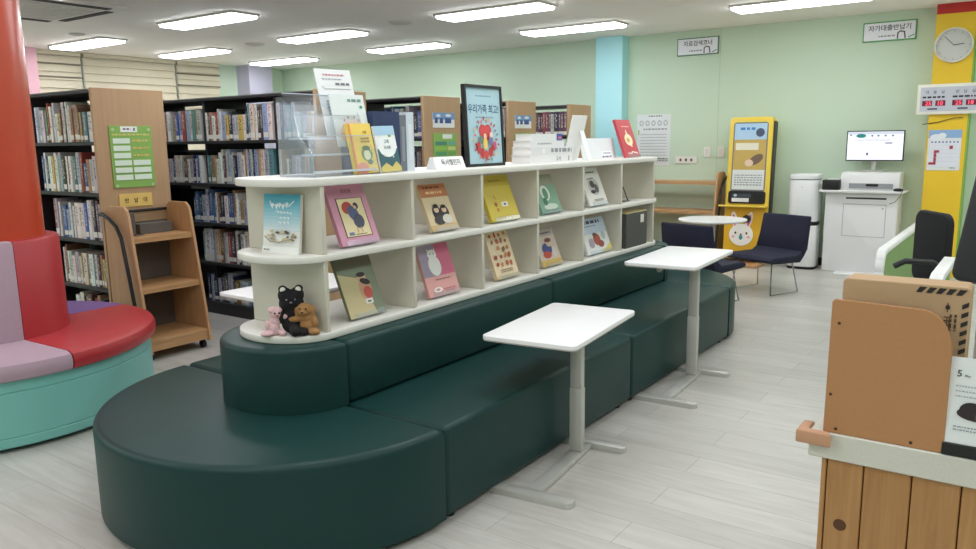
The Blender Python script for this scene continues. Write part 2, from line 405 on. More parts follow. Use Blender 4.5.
lamp(-7.29, 8.46, 'small looking ceiling light left of centre nearest the green wall')
lamp(-4.64, 6.72, 'ceiling light at the top centre above the framed poster')
lamp(-4.63, 8.33, 'ceiling light just in front of the blue pillar')
lamp(-2.05, 8.22, 'rightmost ceiling light, above the self checkout machine')
t = thing('ceiling_air_conditioner', 'white ceiling cassette air conditioner with dark vents, top left corner', 'air conditioner', (-7.87, 3.75, ZC))
acw = mat('air_conditioner_plastic', (240, 235, 231), 0.6)
B().box(-0.68, 0.68, -0.6, 0.6, -0.03, 0, acw, 0.01).obj('casing', t)
g = B(); gm = mat('air_conditioner_grille', (226, 221, 219), 0.6)
g.box(-0.46, 0.46, -0.42, 0.42, -0.038, -0.03, gm)
for i in range(14): g.box(-0.45, 0.45, -0.40 + i * 0.06, -0.375 + i * 0.06, -0.043, -0.038, gm)
g.obj('grille', t)
for (a, b_, c, d) in ((-0.62, -0.53, -0.45, 0.45), (0.53, 0.62, -0.45, 0.45), (-0.45, 0.45, 0.48, 0.56), (-0.45, 0.45, -0.56, -0.48)):
    B().box(a, b_, c, d, -0.036, -0.03, mat('vent_slot', (52, 48, 48), 0.7)).obj('vent', t)
for (cx, cy, r, nm, lab, cat) in ((-9.34, 4.95, 0.09, 'smoke_detector', 'small round white smoke detector left of the air conditioner light', 'smoke detector'), (-8.59, 6.9, 0.13, 'ceiling_speaker', 'flat round ceiling speaker between the left ceiling lights', 'speaker'), (-5.9, 6.73, 0.14, 'ceiling_speaker', 'flat round ceiling speaker left of the top centre ceiling light', 'speaker')):
    o = B().lathe([(0.0, -0.028), (r * 0.6, -0.026), (r * 0.92, -0.014), (r, 0)], mat('ceiling_fitting_plastic', (214, 208, 203), 0.6), n=24).obj(nm); o.location = (cx, cy, ZC); tag(o, lab, cat)

# ------------------------------------------------------------------ the island: sofa ring and display shelf
CX, Y0, Y1, YM = -2.63, 2.23, 5.63, 3.93
SR, BR = 0.838, 0.325
def arc(r, ry, a0, a1, n=40, cy=0.0): return [(r * math.cos(a0 + (a1 - a0) * i / n), cy + ry * math.sin(a0 + (a1 - a0) * i / n)) for i in range(n + 1)]
def seat_feet(t, pts):
    for x, y in pts: B().lathe([(0.0, 0), (0.025, 0), (0.028, 0.03), (0, 0.03)], M['black'], n=12, X=Matrix.Translation((x, y, 0))).obj('foot', t)
def round_bench(y, s, lab):
    t = thing('bench_seat', lab, 'bench', (CX, y, 0), group='dark green bench modules around the display shelf')
    a0, a1 = (PI, 2 * PI) if s < 0 else (0, PI)
    g = 0.004 * s
    B().prism(arc(SR, SR - 0.02, a0, a1, 56, g), 0.03, 0.405, M['leather'], 0.03, 4).obj('seat', t, 50)
    B().prism(arc(BR, BR - 0.02, a0, a1, 40, g), 0.406, 0.68, M['leather'], 0.03, 4).obj('backrest', t, 50)
    seat_feet(t, [(0.45, s * 0.12), (-0.45, s * 0.12), (0.3, s * 0.55), (-0.3, s * 0.55)])
def straight_bench(ya, yb, s, lab):
    t = thing('bench_seat', lab, 'bench', (CX, (ya + yb) / 2, 0), group='dark green bench modules around the display shelf')
    h = (yb - ya) / 2 - 0.003
    x0, x1 = (0.004, SR) if s > 0 else (-SR, -0.004)
    B().box(x0, x1, -h, h, 0.03, 0.405, M['leather'], 0.024, 4).obj('seat', t, 50)
    x0, x1 = (0.004, BR) if s > 0 else (-BR, -0.004)
    B().box(x0, x1, -h, h, 0.406, 0.68, M['leather'], 0.024, 4).obj('backrest', t, 50)
    seat_feet(t, [(s * 0.78, -h + 0.08), (s * 0.78, h - 0.08), (s * 0.15, -h + 0.08), (s * 0.15, h - 0.08)])
round_bench(Y0, -1, 'dark green half-round bench end nearest the camera, under the plush dolls')
straight_bench(Y0, YM, 1, 'long dark green bench module behind the nearer white side table')
straight_bench(YM, Y1, 1, 'long dark green bench module behind the farther white side table')
straight_bench(Y0, YM, -1, 'dark green bench module on the far side of the shelf, beside the round near end')
straight_bench(YM, Y1, -1, 'dark green bench module on the far side of the shelf, hidden by the books')
round_bench(Y1, 1, 'dark green half-round bench end farthest away, near the navy chairs')

SX, SD = -2.63, 0.245                     # shelf centre and half depth
ZB = ((0.681, 0.711), (1.012, 1.042), (1.325, 1.357))
DY = [2.215 + 0.5625 * k for k in range(7)]
t = thing('display_shelf', 'long ivory two-tier display bookshelf with rounded ends on the green bench', 'bookshelf', (SX, DY[0], 0.681))
LY = DY[6] - DY[0]
for k, (a, b_) in enumerate(ZB):
    pts = arc(SD, 0.2 - 0.02 * k, PI, 2 * PI, 32) + [(x, y + LY) for x, y in arc(SD, 0.2, 0, PI, 32)]
    B().prism(pts, a - 0.681, b_ - 0.681, M['shelfwhite'], 0.005, 2, True, True).obj('shelf_board', t, 40)
for lo, hi in ((0.711, 1.012), (1.042, 1.325)):
    for y in DY: B().box(-SD + 0.006, SD - 0.006, y - DY[0] - 0.011, y - DY[0] + 0.011, lo - 0.681, hi - 0.681, M['divider'], 0.002, 1).obj('divider', t)

# --- books shown with their covers
def cover_book(name, label, X, wd, ht, th, col, art, cat='book', group=None, curl=0.0):
    t = thing(name, label, cat, X=X, group=group)
    cm = mat('cover_paper', col, 0.4, var=0.02, scale=12)
    c = B(); c.box(0, wd, 0, ht, -0.0025, 0, cm).box(0, wd, 0, ht, -th, -th + 0.0025, cm).box(0, 0.003, 0, ht, -th + 0.0025, -0.0025, cm)
    co = c.obj('cover', t)
    B().box(0.003, wd - 0.003, 0.003, ht - 0.003, -th + 0.0026, -0.0026, M['paper']).obj('pages', t)
    a = Art(); art(a, wd, ht); a.done('cover_picture', co)
    return t
def easel(x, y, z, wd, lean, label):
    """clear acrylic stand the book leans on"""
    X = frame((x, y, z), (0, 1, 0), (-math.sin(lean), 0, math.cos(lean)))
    t = thing('book_stand', label, 'book stand', X=X, group='clear acrylic book stands')
    B().box(0.02, wd - 0.02, 0.003, 0.2, -0.034, -0.031, M['acrylic']).obj('back_plate', t)
    B().box(0.02, wd - 0.02, -0.004, -0.001, -0.034, 0.012, M['acrylic']).obj('ledge', t)
    B().box(0.02, wd - 0.02, -0.004, 0.02, 0.012, 0.0145, M['acrylic']).obj('lip', t)
def shown(name, label, y, wd, ht, upper, lean, th, col, art, x=-2.44):
    z = (1.042 if upper else 0.711) + 0.012
    X = frame((x, y, z), (0, 1, 0), (-math.sin(lean), 0, math.cos(lean)))
    cover_book(name, label, X, wd, ht, th, col, art, group='picture books shown face out')
    easel(x, y, z, wd, lean, 'clear acrylic stand under the ' + label.split(',')[0].replace(' picture book', ' book'))
def a_pink(a, w_, h):
    a.text('무지개', w_ * 0.5, h * 0.87, h * 0.075, (150, 70, 100))
    a.rect(w_ * .17, h * .12, w_ * .86, h * .76, (60, 44, 40)); a.rect(w_ * .19, h * .13, w_ * .84, h * .75, (240, 224, 180))
    a.ell(w_ * .40, h * .60, w_ * .14, h * .10, (188, 74, 60), 0.3); a.ell(w_ * .52, h * .5, w_ * .13, h * .14, (92, 100, 140), 0.5); a.ell(w_ * .60, h * .37, w_ * .14, h * .12, (82, 84, 106), -0.5)
    a.ell(w_ * .63, h * .62, w_ * .065, h * .055, (60, 48, 60)); a.ell(w_ * .6, h * .6, w_ * .04, h * .03, (226, 190, 160)); a.line([(w_ * .5, h * .27), (w_ * .5, h * .19)], .006, (210, 170, 140)); a.line([(w_ * .6, h * .27), (w_ * .62, h * .19)], .006, (210, 170, 140))
    a.rect(w_ * .25, h * .15, w_ * .38, h * .2, (120, 130, 160)); a.small(w_ * .42, w_ * .7, h * .15, .004, (90, 80, 70), 1, seed=3)
def a_green(a, w_, h):
    a.poly([(0, 0), (w_ * .75, 0), (w_ * .55, h * .6), (0, h * .72)], (206, 190, 146)); a.rect(0, h * .78, w_, h, (112, 108, 90))
    a.ell(w_ * .62, h * .42, w_ * .17, h * .2, (206, 160, 130)); a.ell(w_ * .6, h * .6, w_ * .12, h * .085, (214, 172, 142)); a.ell(w_ * .6, h * .66, w_ * .12, h * .04, (52, 40, 38)); a.ell(w_ * .66, h * .54, w_ * .14, h * .05, (52, 42, 40), -0.3)
    a.ell(w_ * .66, h * .36, w_ * .12, h * .1, (200, 88, 76)); a.rect(w_ * .52, h * .18, w_ * .72, h * .26, (236, 234, 228)); a.rect(w_ * .57, h * .2, w_ * .67, h * .23, (120, 110, 110)); a.small(w_ * .3, w_ * .6, h * .86, .006, (150, 110, 90), 1, seed=5)
def a_orange(a, w_, h):
    a.rect(0, h * .72, w_, h, (196, 128, 84)); a.small(w_ * .15, w_ * .75, h * .9, .012, (130, 70, 50), 1, seed=1); a.small(w_ * .2, w_ * .8, h * .79, .012, (236, 200, 150), 1, seed=2)
    a.ell(w_ * .38, h * .38, w_ * .16, h * .16, (40, 36, 40)); a.ell(w_ * .66, h * .38, w_ * .16, h * .15, (56, 48, 50)); a.ell(w_ * .38, h * .44, w_ * .09, h * .06, (230, 196, 170)); a.ell(w_ * .66, h * .43, w_ * .09, h * .06, (230, 196, 170)); a.ell(w_ * .66, h * .5, w_ * .1, h * .04, (34, 30, 32)); a.ell(w_ * .38, h * .52, w_ * .1, h * .045, (34, 30, 32))
    a.ell(w_ * .4, h * .22, w_ * .2, h * .1, (66, 60, 62)); a.ell(w_ * .68, h * .23, w_ * .18, h * .1, (226, 220, 210)); a.rect(0, 0, w_, h * .12, (214, 184, 130))
def a_cat(a, w_, h):
    a.rect(0, h * .38, w_ * .55, h, (164, 152, 172)); a.rect(w_ * .55, h * .38, w_, h, (214, 112, 142))
    a.ell(w_ * .42, h * .58, w_ * .19, h * .2, (240, 238, 234)); a.ell(w_ * .42, h * .8, w_ * .14, h * .1, (240, 238, 234)); a.poly([(w_ * .3, h * .84), (w_ * .36, h * .86), (w_ * .3, h * .93)], (240, 238, 234)); a.poly([(w_ * .48, h * .86), (w_ * .54, h * .84), (w_ * .54, h * .93)], (240, 238, 234))
    a.ell(w_ * .37, h * .81, .004, .004, (50, 46, 50)); a.ell(w_ * .47, h * .81, .004, .004, (50, 46, 50)); a.small(w_ * .3, w_ * .8, h * .3, .005, (150, 90, 96), 1, seed=8); a.ell(w_ * .3, h * .12, w_ * .14, h * .05, (246, 240, 236)); a.ell(w_ * .3, h * .12, w_ * .07, h * .025, (214, 150, 150)); a.small(w_ * .5, w_ * .85, h * .1, .006, (190, 120, 124), 2, seed=9)
def a_yellow(a, w_, h):
    a.rect(0, h * .76, w_, h, (196, 172, 60)); a.rect(w_ * .5, h * .3, w_ * .72, h * .4, (240, 236, 226)); a.rect(w_ * .57, h * .33, w_ * .65, h * .37, (90, 84, 90))
    a.line([(w_ * .3, h * .55), (w_ * .36, h * .47)], .006, (176, 100, 44)); a.ell(w_ * .3, h * .36, w_ * .05, h * .05, (168, 96, 50)); a.ell(w_ * .32, h * .24, w_ * .04, h * .04, (196, 130, 50)); a.small(w_ * .3, w_ * .7, h * .86, .006, (150, 128, 50), 1, seed=6); a.small(w_ * .2, w_ * .8, h * .07, .004, (150, 128, 50), 1, seed=11)
def a_cookie(a, w_, h):
    rg = random.Random(4)
    for r in range(5):
        for c in range(4):
            if r == 2 and c == 0: continue
            a.ell(w_ * (.2 + .2 * c + rg.uniform(-.03, .03)), h * (.9 - .15 * r + rg.uniform(-.02, .02)), w_ * rg.uniform(.05, .085), h * rg.uniform(.03, .055), rg.choice([(190, 92, 66), (160, 78, 54), (206, 140, 90), (150, 112, 90), (196, 70, 58)]), rg.uniform(0, 3))
    a.rect(0, 0, w_, h * .06, (214, 190, 140)); a.small(w_ * .25, w_ * .75, h * .16, .006, (130, 110, 90), 2, seed=12)
def a_leaf(a, w_, h):
    a.rect(0, h * .72, w_, h, (150, 150, 130)); a.ell(w_ * .42, h * .52, w_ * .22, h * .2, (222, 230, 220)); a.ell(w_ * .42, h * .5, w_ * .12, h * .15, (96, 146, 120)); a.ell(w_ * .5, h * .16, w_ * .34, h * .08, (200, 214, 200)); a.ell(w_ * .3, h * .3, w_ * .1, h * .1, (70, 118, 96)); a.small(w_ * .2, w_ * .8, h * .06, .005, (60, 100, 84), 1, seed=13)
def a_sketch(a, w_, h):
    a.ell(w_ * .5, h * .5, w_ * .28, h * .24, (196, 194, 190)); a.ell(w_ * .45, h * .56, w_ * .12, h * .1, (70, 68, 70)); a.ell(w_ * .62, h * .44, w_ * .1, h * .12, (96, 92, 92)); a.ell(w_ * .4, h * .36, w_ * .14, h * .05, (60, 58, 60)); a.line([(w_ * .25, h * .7), (w_ * .6, h * .72)], .006, (110, 106, 104)); a.small(w_ * .25, w_ * .75, h * .86, .008, (70, 66, 66), 1, seed=14); a.small(w_ * .3, w_ * .8, h * .14, .005, (120, 110, 110), 2, seed=15)
def a_comic(a, w_, h):
    a.rect(0, h * .8, w_, h, (184, 170, 160)); a.rect(0, 0, w_, h * .16, (206, 170, 80)); a.ell(w_ * .45, h * .45, w_ * .24, h * .16, (60, 76, 140)); a.ell(w_ * .6, h * .6, w_ * .14, h * .1, (222, 190, 170)); a.ell(w_ * .6, h * .68, w_ * .16, h * .06, (120, 60, 50)); a.ell(w_ * .38, h * .3, w_ * .2, h * .1, (188, 74, 60)); a.ell(w_ * .75, h * .35, w_ * .1, h * .14, (214, 206, 196)); a.small(w_ * .15, w_ * .85, h * .86, .01, (70, 66, 96), 1, seed=16)
def a_town(a, w_, h):
    a.rect(0, h * .55, w_, h, (196, 210, 226)); a.small(w_ * .12, w_ * .8, h * .84, .022, (62, 66, 92), 1, seed=17); a.small(w_ * .12, w_ * .6, h * .76, .007, (110, 112, 130), 1, seed=18)
    a.poly([(w_ * .55, 0), (w_, 0), (w_, h * .22)], (222, 206, 110)); a.ell(w_ * .5, h * .38, w_ * .14, h * .17, (176, 84, 66)); a.ell(w_ * .45, h * .52, w_ * .08, h * .06, (120, 78, 66)); a.ell(w_ * .62, h * .24, w_ * .12, h * .1, (150, 74, 66)); a.ell(w_ * .26, h * .3, w_ * .1, h * .14, (170, 160, 176)); a.ell(w_ * .78, h * .46, w_ * .08, h * .12, (180, 196, 190))
R_ = math.radians
shown('picture_book', 'pink picture book with two hugging figures, upper tier', 2.364, 0.235, .285, 1, R_(22), .02, (216, 152, 178), a_pink)
shown('picture_book', 'grey green picture book with a dark haired child, lower tier', 2.393, 0.23, 0.29, 0, R_(22), .016, (120, 130, 104), a_green)
shown('picture_book', 'orange and cream picture book with two dark haired figures, upper tier', 2.98, 0.215, .25, 1, R_(23), .02, (226, 206, 168), a_orange)
shown('picture_book', 'pink picture book with a white cat, lower tier', 2.947, 0.25, .27, 0, R_(20), .018, (228, 166, 162), a_cat)
shown('picture_book', 'plain mustard yellow picture book, upper tier', 3.5, 0.285, .27, 1, R_(22), .022, (208, 186, 62), a_yellow)
shown('picture_book', 'cream picture book with rows of brown biscuits, lower tier', 3.545, 0.225, .285, 0, R_(20), .024, (236, 214, 180), a_cookie)
shown('picture_book', 'green and white picture book, upper tier', 4.04, 0.24, .25, 1, R_(23), .016, (122, 164, 138), a_leaf)
shown('picture_book', 'multicoloured picture book with a blue figure, lower tier', 4.043, 0.24, .24, 0, R_(22), .02, (206, 190, 176), a_comic)
shown('picture_book', 'white picture book with a grey sketch, upper tier', 4.655, 0.265, .27, 1, R_(22), .014, (232, 230, 224), a_sketch)
shown('picture_book', 'pale blue and white picture book with a red brown figure, lower tier', 4.629, 0.36, 0.25, 0, R_(20), .02, (230, 230, 230), a_town)
# dark file box and wire book end in the last bay
X = frame((-2.395, 5.12, 0.712), (0, 1, 0), (0, 0, 1))
t = thing('file_box', 'dark grey file box with a white sticker, lower tier far end', 'file box', X=X)
B().box(0, 0.36, 0, 0.25, -0.10, 0, mat('grey_book_cloth', (84, 84, 80), 0.8, var=0.12, scale=60), 0.002, 1).obj('box_body', t)
B().box(0.004, 0.356, 0.2502, 0.258, -0.096, -0.004, mat('box_top_paper', (206, 190, 140), 0.8)).obj('top_edge', t)
a = Art(); a.rect(.24, .17, .30, .23, (226, 224, 216)); a.done('sticker', t)
o = B().tube([(0, 0, 0.004), (0.0, 0.004, 0.10), (0.0, 0.05, 0.11), (0.0, 0.14, 0.004)], 0.004, M['black'], 8).box(-0.06, 0.01, -0.01, 0.16, 0, 0.002, M['black']).obj('book_end')
o.location = (-2.47, 5.16, 1.0425); tag(o, 'black wire book end in the far upper bay of the ivory shelf', 'book end')

# --- blue leaflet book on the round end
def a_blue(a, w_, h):
    for i in range(10):
        k = i / 9.0; a.rect(0, h * (.38 + .062 * i), w_, h * (.38 + .062 * (i + 1)), (int(214 - 140 * k), int(228 - 64 * k), int(234 - 44 * k)))
    a.rect(0, 0, w_, h * .12, (246, 246, 244))
    W_ = (250, 250, 250)
    for cx_, cy_, r_ in ((.24, .81, .05), (.36, .80, .04), (.44, .82, .045), (.54, .80, .04), (.64, .83, .045)):
        a.line([(w_ * (cx_ - r_), h * (cy_ + .02)), (w_ * cx_, h * (cy_ - .035)), (w_ * (cx_ + r_), h * (cy_ + .01)), (w_ * cx_, h * (cy_ + .03)), (w_ * (cx_ + .01), h * (cy_ - .05))], .004, W_)
    a.line([(w_ * .7, h * .8), (w_ * .84, h * .89)], .004, W_); a.line([(w_ * .18, h * .88), (w_ * .24, h * .8)], .004, W_)
    for cx_, cy_, r_ in ((.4, .70, .04), (.5, .69, .03), (.58, .69, .03), (.67, .69, .03), (.76, .68, .03), (.5, .6, .03), (.6, .6, .03), (.7, .6, .025), (.48, .52, .035), (.6, .52, .03), (.7, .52, .03)):
        a.line([(w_ * (cx_ - r_), h * cy_), (w_ * cx_, h * (cy_ + .018)), (w_ * (cx_ + r_ * .6), h * (cy_ - .015)), (w_ * (cx_ + r_), h * (cy_ + .012))], .0032, W_)
    rg = random.Random(3)
    for i in range(16): a.ell(w_ * rg.uniform(.12, .88), h * rg.uniform(.22, .38), w_ * rg.uniform(.03, .09), h * rg.uniform(.012, .03), rg.choice([(170, 156, 130), (120, 112, 100), (206, 192, 160), (90, 86, 80)]))
    a.line([(w_ * .1, h * .28), (w_ * .25, h * .2), (w_ * .5, h * .19), (w_ * .8, h * .25), (w_ * .95, h * .32)], .006, (170, 156, 130)); a.small(w_ * .08, w_ * .25, h * .05, .005, (120, 120, 120), 1, seed=2)
lean = R_(7)
X = frame((-2.685, 2.13, 1.0425), (1, 0.14, 0), (0.0, math.sin(lean), math.cos(lean)))
cover_book('guide_book', 'blue and white guide book with a drawn town, standing on the shelf end', X, .20, .25, .014, (238, 238, 236), a_blue)

# --- plush dolls
def plush(name, label, loc, rz, cols, parts, eyes, extra=None, group='plush dolls on the shelf end'):
    b = B()
    for c, r in parts: b.ball(c, r, cols, u=20, v=12)
    t = thing(name, label, 'plush toy', loc, rz, group)
    o = b.obj('body', t, 180)
    md = o.modifiers.new('fuse', 'REMESH'); md.mode = 'VOXEL'; md.voxel_size = 0.0035; md.use_smooth_shade = True
    for nm, c, r, m in eyes: B().ball(c, r, m).obj(nm, t, 180)
    return t
pb = mat('black_plush', (26, 25, 28), 0.95, var=0.15, scale=150, bump=0.6, bscale=220)
pp = mat('pink_plush', (226, 188, 192), 0.95, var=0.08, scale=150, bump=0.6, bscale=220)
pw = mat('brown_plush', (168, 124, 78), 0.95, var=0.12, scale=150, bump=0.7, bscale=220)
wht = mat('white_felt', (226, 222, 214), 0.9); blk = mat('black_button', (16, 15, 17), 0.3)
BZ = 0.711
# faces look along local -y
eg = mat('eye_grey', (120, 120, 130), 0.3)
plush('bear_plush', 'black bear plush with white inner ears sitting behind two smaller dolls', (-2.515, 2.125, BZ), R_(46), pb,
      [((0, 0.004, .045), (.046, .036, .048)), ((0, .005, .09), (.04, .03, .035)), ((0, 0, .143), (.046, .038, .044)), ((-.024, 0, .163), (.03, .032, .034)), ((.024, 0, .163), (.03, .032, .034)), ((-.026, 0, .128), (.026, .032, .03)), ((.026, 0, .128), (.026, .032, .03)),
       ((-.033, .0, .19), (.018, .014, .016)), ((.033, .0, .19), (.018, .014, .016)), ((.012, -.05, .022), (.024, .05, .024)), ((.045, -.045, .016), (.022, .042, .018)), ((-.045, -.01, .08), (.016, .022, .034)), ((.045, -.01, .08), (.016, .022, .034))],
      [('ear_lining', (-.031, -.016, .189), (.012, .007, .012), wht), ('ear_lining', (.031, -.016, .189), (.012, .007, .012), wht), ('eye', (-.017, -.036, .15), .004, eg), ('eye', (.017, -.036, .15), .004, eg), ('nose', (0, -.038, .138), (.006, .004, .004), eg)])
plush('doll_plush', 'small pink plush doll leaning on the left of the black bear', (-2.553, 2.056, BZ), R_(62), pp,
      [((0, 0, .03), (.027, .024, .032)), ((.006, 0, .058), (.022, .02, .026)), ((.012, .0, .09), (.026, .023, .025)), ((.0, .0, .106), (.02, .018, .018)), ((.022, -.002, .104), (.018, .016, .016)), ((-.03, -.012, .012), (.028, .022, .012)), ((.03, -.024, .012), (.016, .026, .012)), ((-.026, -.006, .045), (.011, .014, .022)), ((.044, -.004, .076), (.024, .013, .013))],
      [('eye', (.004, -.02, .096), .0045, blk), ('eye', (.022, -.021, .096), .0045, blk), ('nose', (.013, -.024, .086), (.005, .004, .004), mat('nose_red', (176, 70, 90), .5))])
plush('puppy_plush', 'small brown plush puppy leaning on the right of the black bear', (-2.452, 2.150, BZ), R_(34), pw,
      [((0, 0, .034), (.034, .026, .034)), ((-.002, 0, .07), (.028, .022, .024)), ((-.008, -.004, .104), (.034, .028, .03)), ((-.010, -.028, .096), (.015, .012, .011)), ((-.04, 0, .096), (.011, .013, .026)), ((.026, 0, .094), (.012, .014, .03)), ((-.028, -.026, .012), (.018, .024, .013)), ((.034, -.024, .014), (.026, .022, .014)), ((-.05, -.01, .064), (.026, .013, .013)), ((.036, -.012, .052), (.014, .016, .026))],
      [('eye', (-.02, -.028, .112), .004, blk), ('eye', (.004, -.029, .112), .004, blk), ('nose', (-.01, -.039, .099), (.005, .004, .004), blk)])

# --- things standing on top of the shelf
ZT = 1.357
# acrylic brochure rack
t = thing('brochure_holder', 'clear acrylic tiered brochure holder at the near end of the shelf top', 'brochure holder', (-2.55, 2.375, ZT), R_(0))
X0 = -0.14; WD = 0.39
ac = M['acrylic']; acr = mat('acrylic_edge_highlight', (196, 204, 214), .2)  # opaque pale rims paint the bright highlights of the clear edges
B().box(-0.12, 0.10, X0, X0 + WD, 0, 0.003, ac).obj('base', t)
for i in range(3):
    xo = 0.085 - 0.07 * i; zo = 0.02 + 0.07 * i
    p = B(); p.poly([(xo, X0 + .005, zo), (xo, X0 + WD - .005, zo), (xo - .03, X0 + WD - .005, zo + .15 + .02 * i), (xo - .03, X0 + .005, zo + .15 + .02 * i)], ac)
    p.box(xo - 0.05, xo, X0 + .005, X0 + WD - .005, zo - .003, zo, ac); p.box(xo - .0325, xo - .0285, X0 + .005, X0 + WD - .005, zo + .15 + .02 * i, zo + .154 + .02 * i, acr); p.box(xo - .003, xo + .003, X0 + .005, X0 + WD - .005, zo - .003, zo + .006, acr); p.obj('pocket', t)
for y in (X0, X0 + WD - 0.004):
    s = B(); s.prism([(0.10, 0), (0.085, 0.10), (0.01, 0.17), (-0.01, 0.26), (-0.05, 0.30), (-0.09, 0.335), (-0.12, 0.335), (-0.12, 0)], 0, 0.004, ac, X=Matrix(((1, 0, 0, 0), (0, 0, 1, y), (0, 1, 0, 0), (0, 0, 0, 1)))); s.obj('side_panel', t)
B().box(-0.122, -0.119, X0, X0 + WD, 0.003, 0.31, ac).obj('back_panel', t)
# brochures standing in / beside it
def a_broA(a, w_, h):
    a.small(w_ * .2, w_ * .8, h * .9, .008, (196, 120, 130), 1, seed=21); a.small(w_ * .15, w_ * .7, h * .84, .006, (170, 170, 180), 1, seed=22); a.small(w_ * .5, w_ * .9, h * .76, .011, (120, 120, 128), 1, seed=23); a.line([(w_ * .12, h * .74), (w_ * .18, h * .7), (w_ * .9, h * .7)], .003, (150, 160, 164)); a.small(w_ * .15, w_ * .8, h * .5, .008, (170, 170, 176), 5, seed=24)
def a_broB(a, w_, h):
    a.ell(w_ * .55, h * .2, w_ * .45, h * .3, (240, 214, 204)); a.ell(w_ * .5, h * .34, w_ * .13, h * .07, (110, 74, 56)); a.small(w_ * .5, w_ * .9, h * .86, .012, (110, 150, 140), 1, seed=25); a.ell(w_ * .87, h * .76, w_ * .045, h * .03, (70, 150, 110))
    for x, y in ((.3, .5), (.42, .56), (.6, .56), (.72, .5), (.25, .4)): a.ell(w_ * x, h * y, .005, .006, (226, 130, 120))
    a.rect(0, 0, w_, h * .12, (214, 226, 224))
lean = R_(11)
X = frame((-2.60, 2.46, ZT + .175), (0, 1, 0), (-math.sin(lean), -0.05, math.cos(lean)))
cover_book('brochure', 'tall white brochure with pink heading at the back of the acrylic holder', X, .225, .30, .006, (238, 239, 240), a_broA, 'brochure', 'brochures and booklets on the shelf top')
X = frame((-2.545, 2.47, ZT + .125), (0, 1, 0), (-math.sin(lean), -0.03, math.cos(lean)))
cover_book('brochure', 'pale brochure with a round brown head drawing, in the acrylic holder', X, .215, .235, .006, (226, 234, 232), a_broB, 'brochure', 'brochures and booklets on the shelf top')
def a_yb(a, w_, h):
    a.text('여름', w_ * .68, h * .82, h * .06, (150, 128, 60)); a.small(w_ * .45, w_ * .85, h * .68, .008, (150, 120, 50), 2, seed=31)
    a.ell(w_ * .6, h * .38, w_ * .24, h * .14, (112, 150, 70)); a.ell(w_ * .6, h * .36, w_ * .15, h * .11, (226, 226, 190)); a.ell(w_ * .6, h * .5, w_ * .18, h * .05, (74, 112, 60)); a.ell(w_ * .3, h * .1, w_ * .26, h * .12, (228, 150, 130)); a.ell(w_ * .68, h * .22, w_ * .12, h * .05, (74, 112, 60)); a.rect(0, 0, w_ * .08, h, (236, 150, 90))
def a_wb2(a, w_, h):
    a.rect(0, 0, w_, h * .5, (52, 96, 104)); a.ell(w_ * .5, h * .56, w_ * .45, h * .24, (238, 242, 242)); a.rect(0, h * .8, w_, h, (170, 206, 230)); a.text('고래', w_ * .5, h * .66, h * .09, (60, 76, 96)); a.text('도서관', w_ * .5, h * .53, h * .08, (60, 76, 96)); a.ell(w_ * .7, h * .78, w_ * .08, h * .03, (120, 170, 96)); a.poly([(0, 0), (w_, 0), (w_, h * .1), (w_ * .8, h * .22), (w_ * .55, h * .1), (w_ * .3, h * .2), (0, h * .1)], (206, 190, 110)); a.ell(w_ * .3, h * .36, .006, .006, (236, 230, 200)); a.ell(w_ * .7, h * .32, .005, .005, (236, 230, 200))
lean = R_(10)
X = frame((-2.47, 2.50, ZT + .004), (-0.05, 1, 0), (-math.sin(lean), -0.06, math.cos(lean)))
cover_book('booklet', 'yellow booklet with a green plant drawing leaning on the acrylic holder', X, .155, .225, .02, (240, 208, 92), a_yb, 'booklet', 'brochures and booklets on the shelf top')
X = frame((-2.475, 2.665, ZT + .004), (-0.05, 1, 0), (-math.sin(lean), -0.06, math.cos(lean)))
cover_book('booklet', 'white and teal booklet with a round title panel beside the yellow one', X, .15, .215, .01, (236, 238, 236), a_wb2, 'booklet', 'brochures and booklets on the shelf top')
# binders
def binder(y, wd, ht, dp, col, label, spinecol=None):
    t = thing('binder', label, 'binder', (-2.66, y, ZT), 0, 'binders on the shelf top')
    m = mat('binder_cover', col, 0.5, var=0.02)
    B().box(-dp / 2, dp / 2, 0, 0.003, 0, ht, m).box(-dp / 2, dp / 2, wd - 0.003, wd, 0, ht, m).box(dp / 2 - .003, dp / 2, 0.003, wd - 0.003, 0, ht, m).obj('cover', t)
    B().box(-dp / 2 + .006, dp / 2 - .004, 0.0035, wd - 0.0035, 0.004, ht - 0.012, M['paper']).obj('pages', t)
    B().box(dp / 2, dp / 2 + .0015, wd * .25, wd * .75, ht * .18, ht * .8, mat('binder_label', spinecol or col, 0.5)).obj('spine_label', t)
binder(2.70, .18, .285, .22, (44, 60, 98), 'thick navy binder standing behind the two small booklets')
binder(2.882, .045, .27, .22, (112, 118, 130), 'grey binder squeezed between the navy and white binders', (140, 146, 156))
binder(2.93, .055, .285, .22, (206, 216, 226), 'white binder, rightmost of the three binders', (222, 228, 234))
# tent sign
t = thing('tent_sign', 'small white folded name sign with grey lettering left of the framed poster', 'sign', (-2.55, 3.115, ZT))
sg = B(); pm = mat('white_card', (238, 238, 238), 0.5)
sg.prism([(0.035, 0), (0.01, 0.062), (-0.01, 0.062), (-0.035, 0)], 0, 0.25, pm, X=Matrix(((1, 0, 0, 0), (0, 0, 1, 0), (0, 1, 0, 0), (0, 0, 0, 1)))); sg.obj('card', t)
a = Art(); a.text('독서챌린지', .135, .036, .034, (130, 130, 132), .19); o = a.done('lettering', t)
o.matrix_local = frame((0.0352, 0, 0), (0, 1, 0), (-0.025, 0, 0.062))
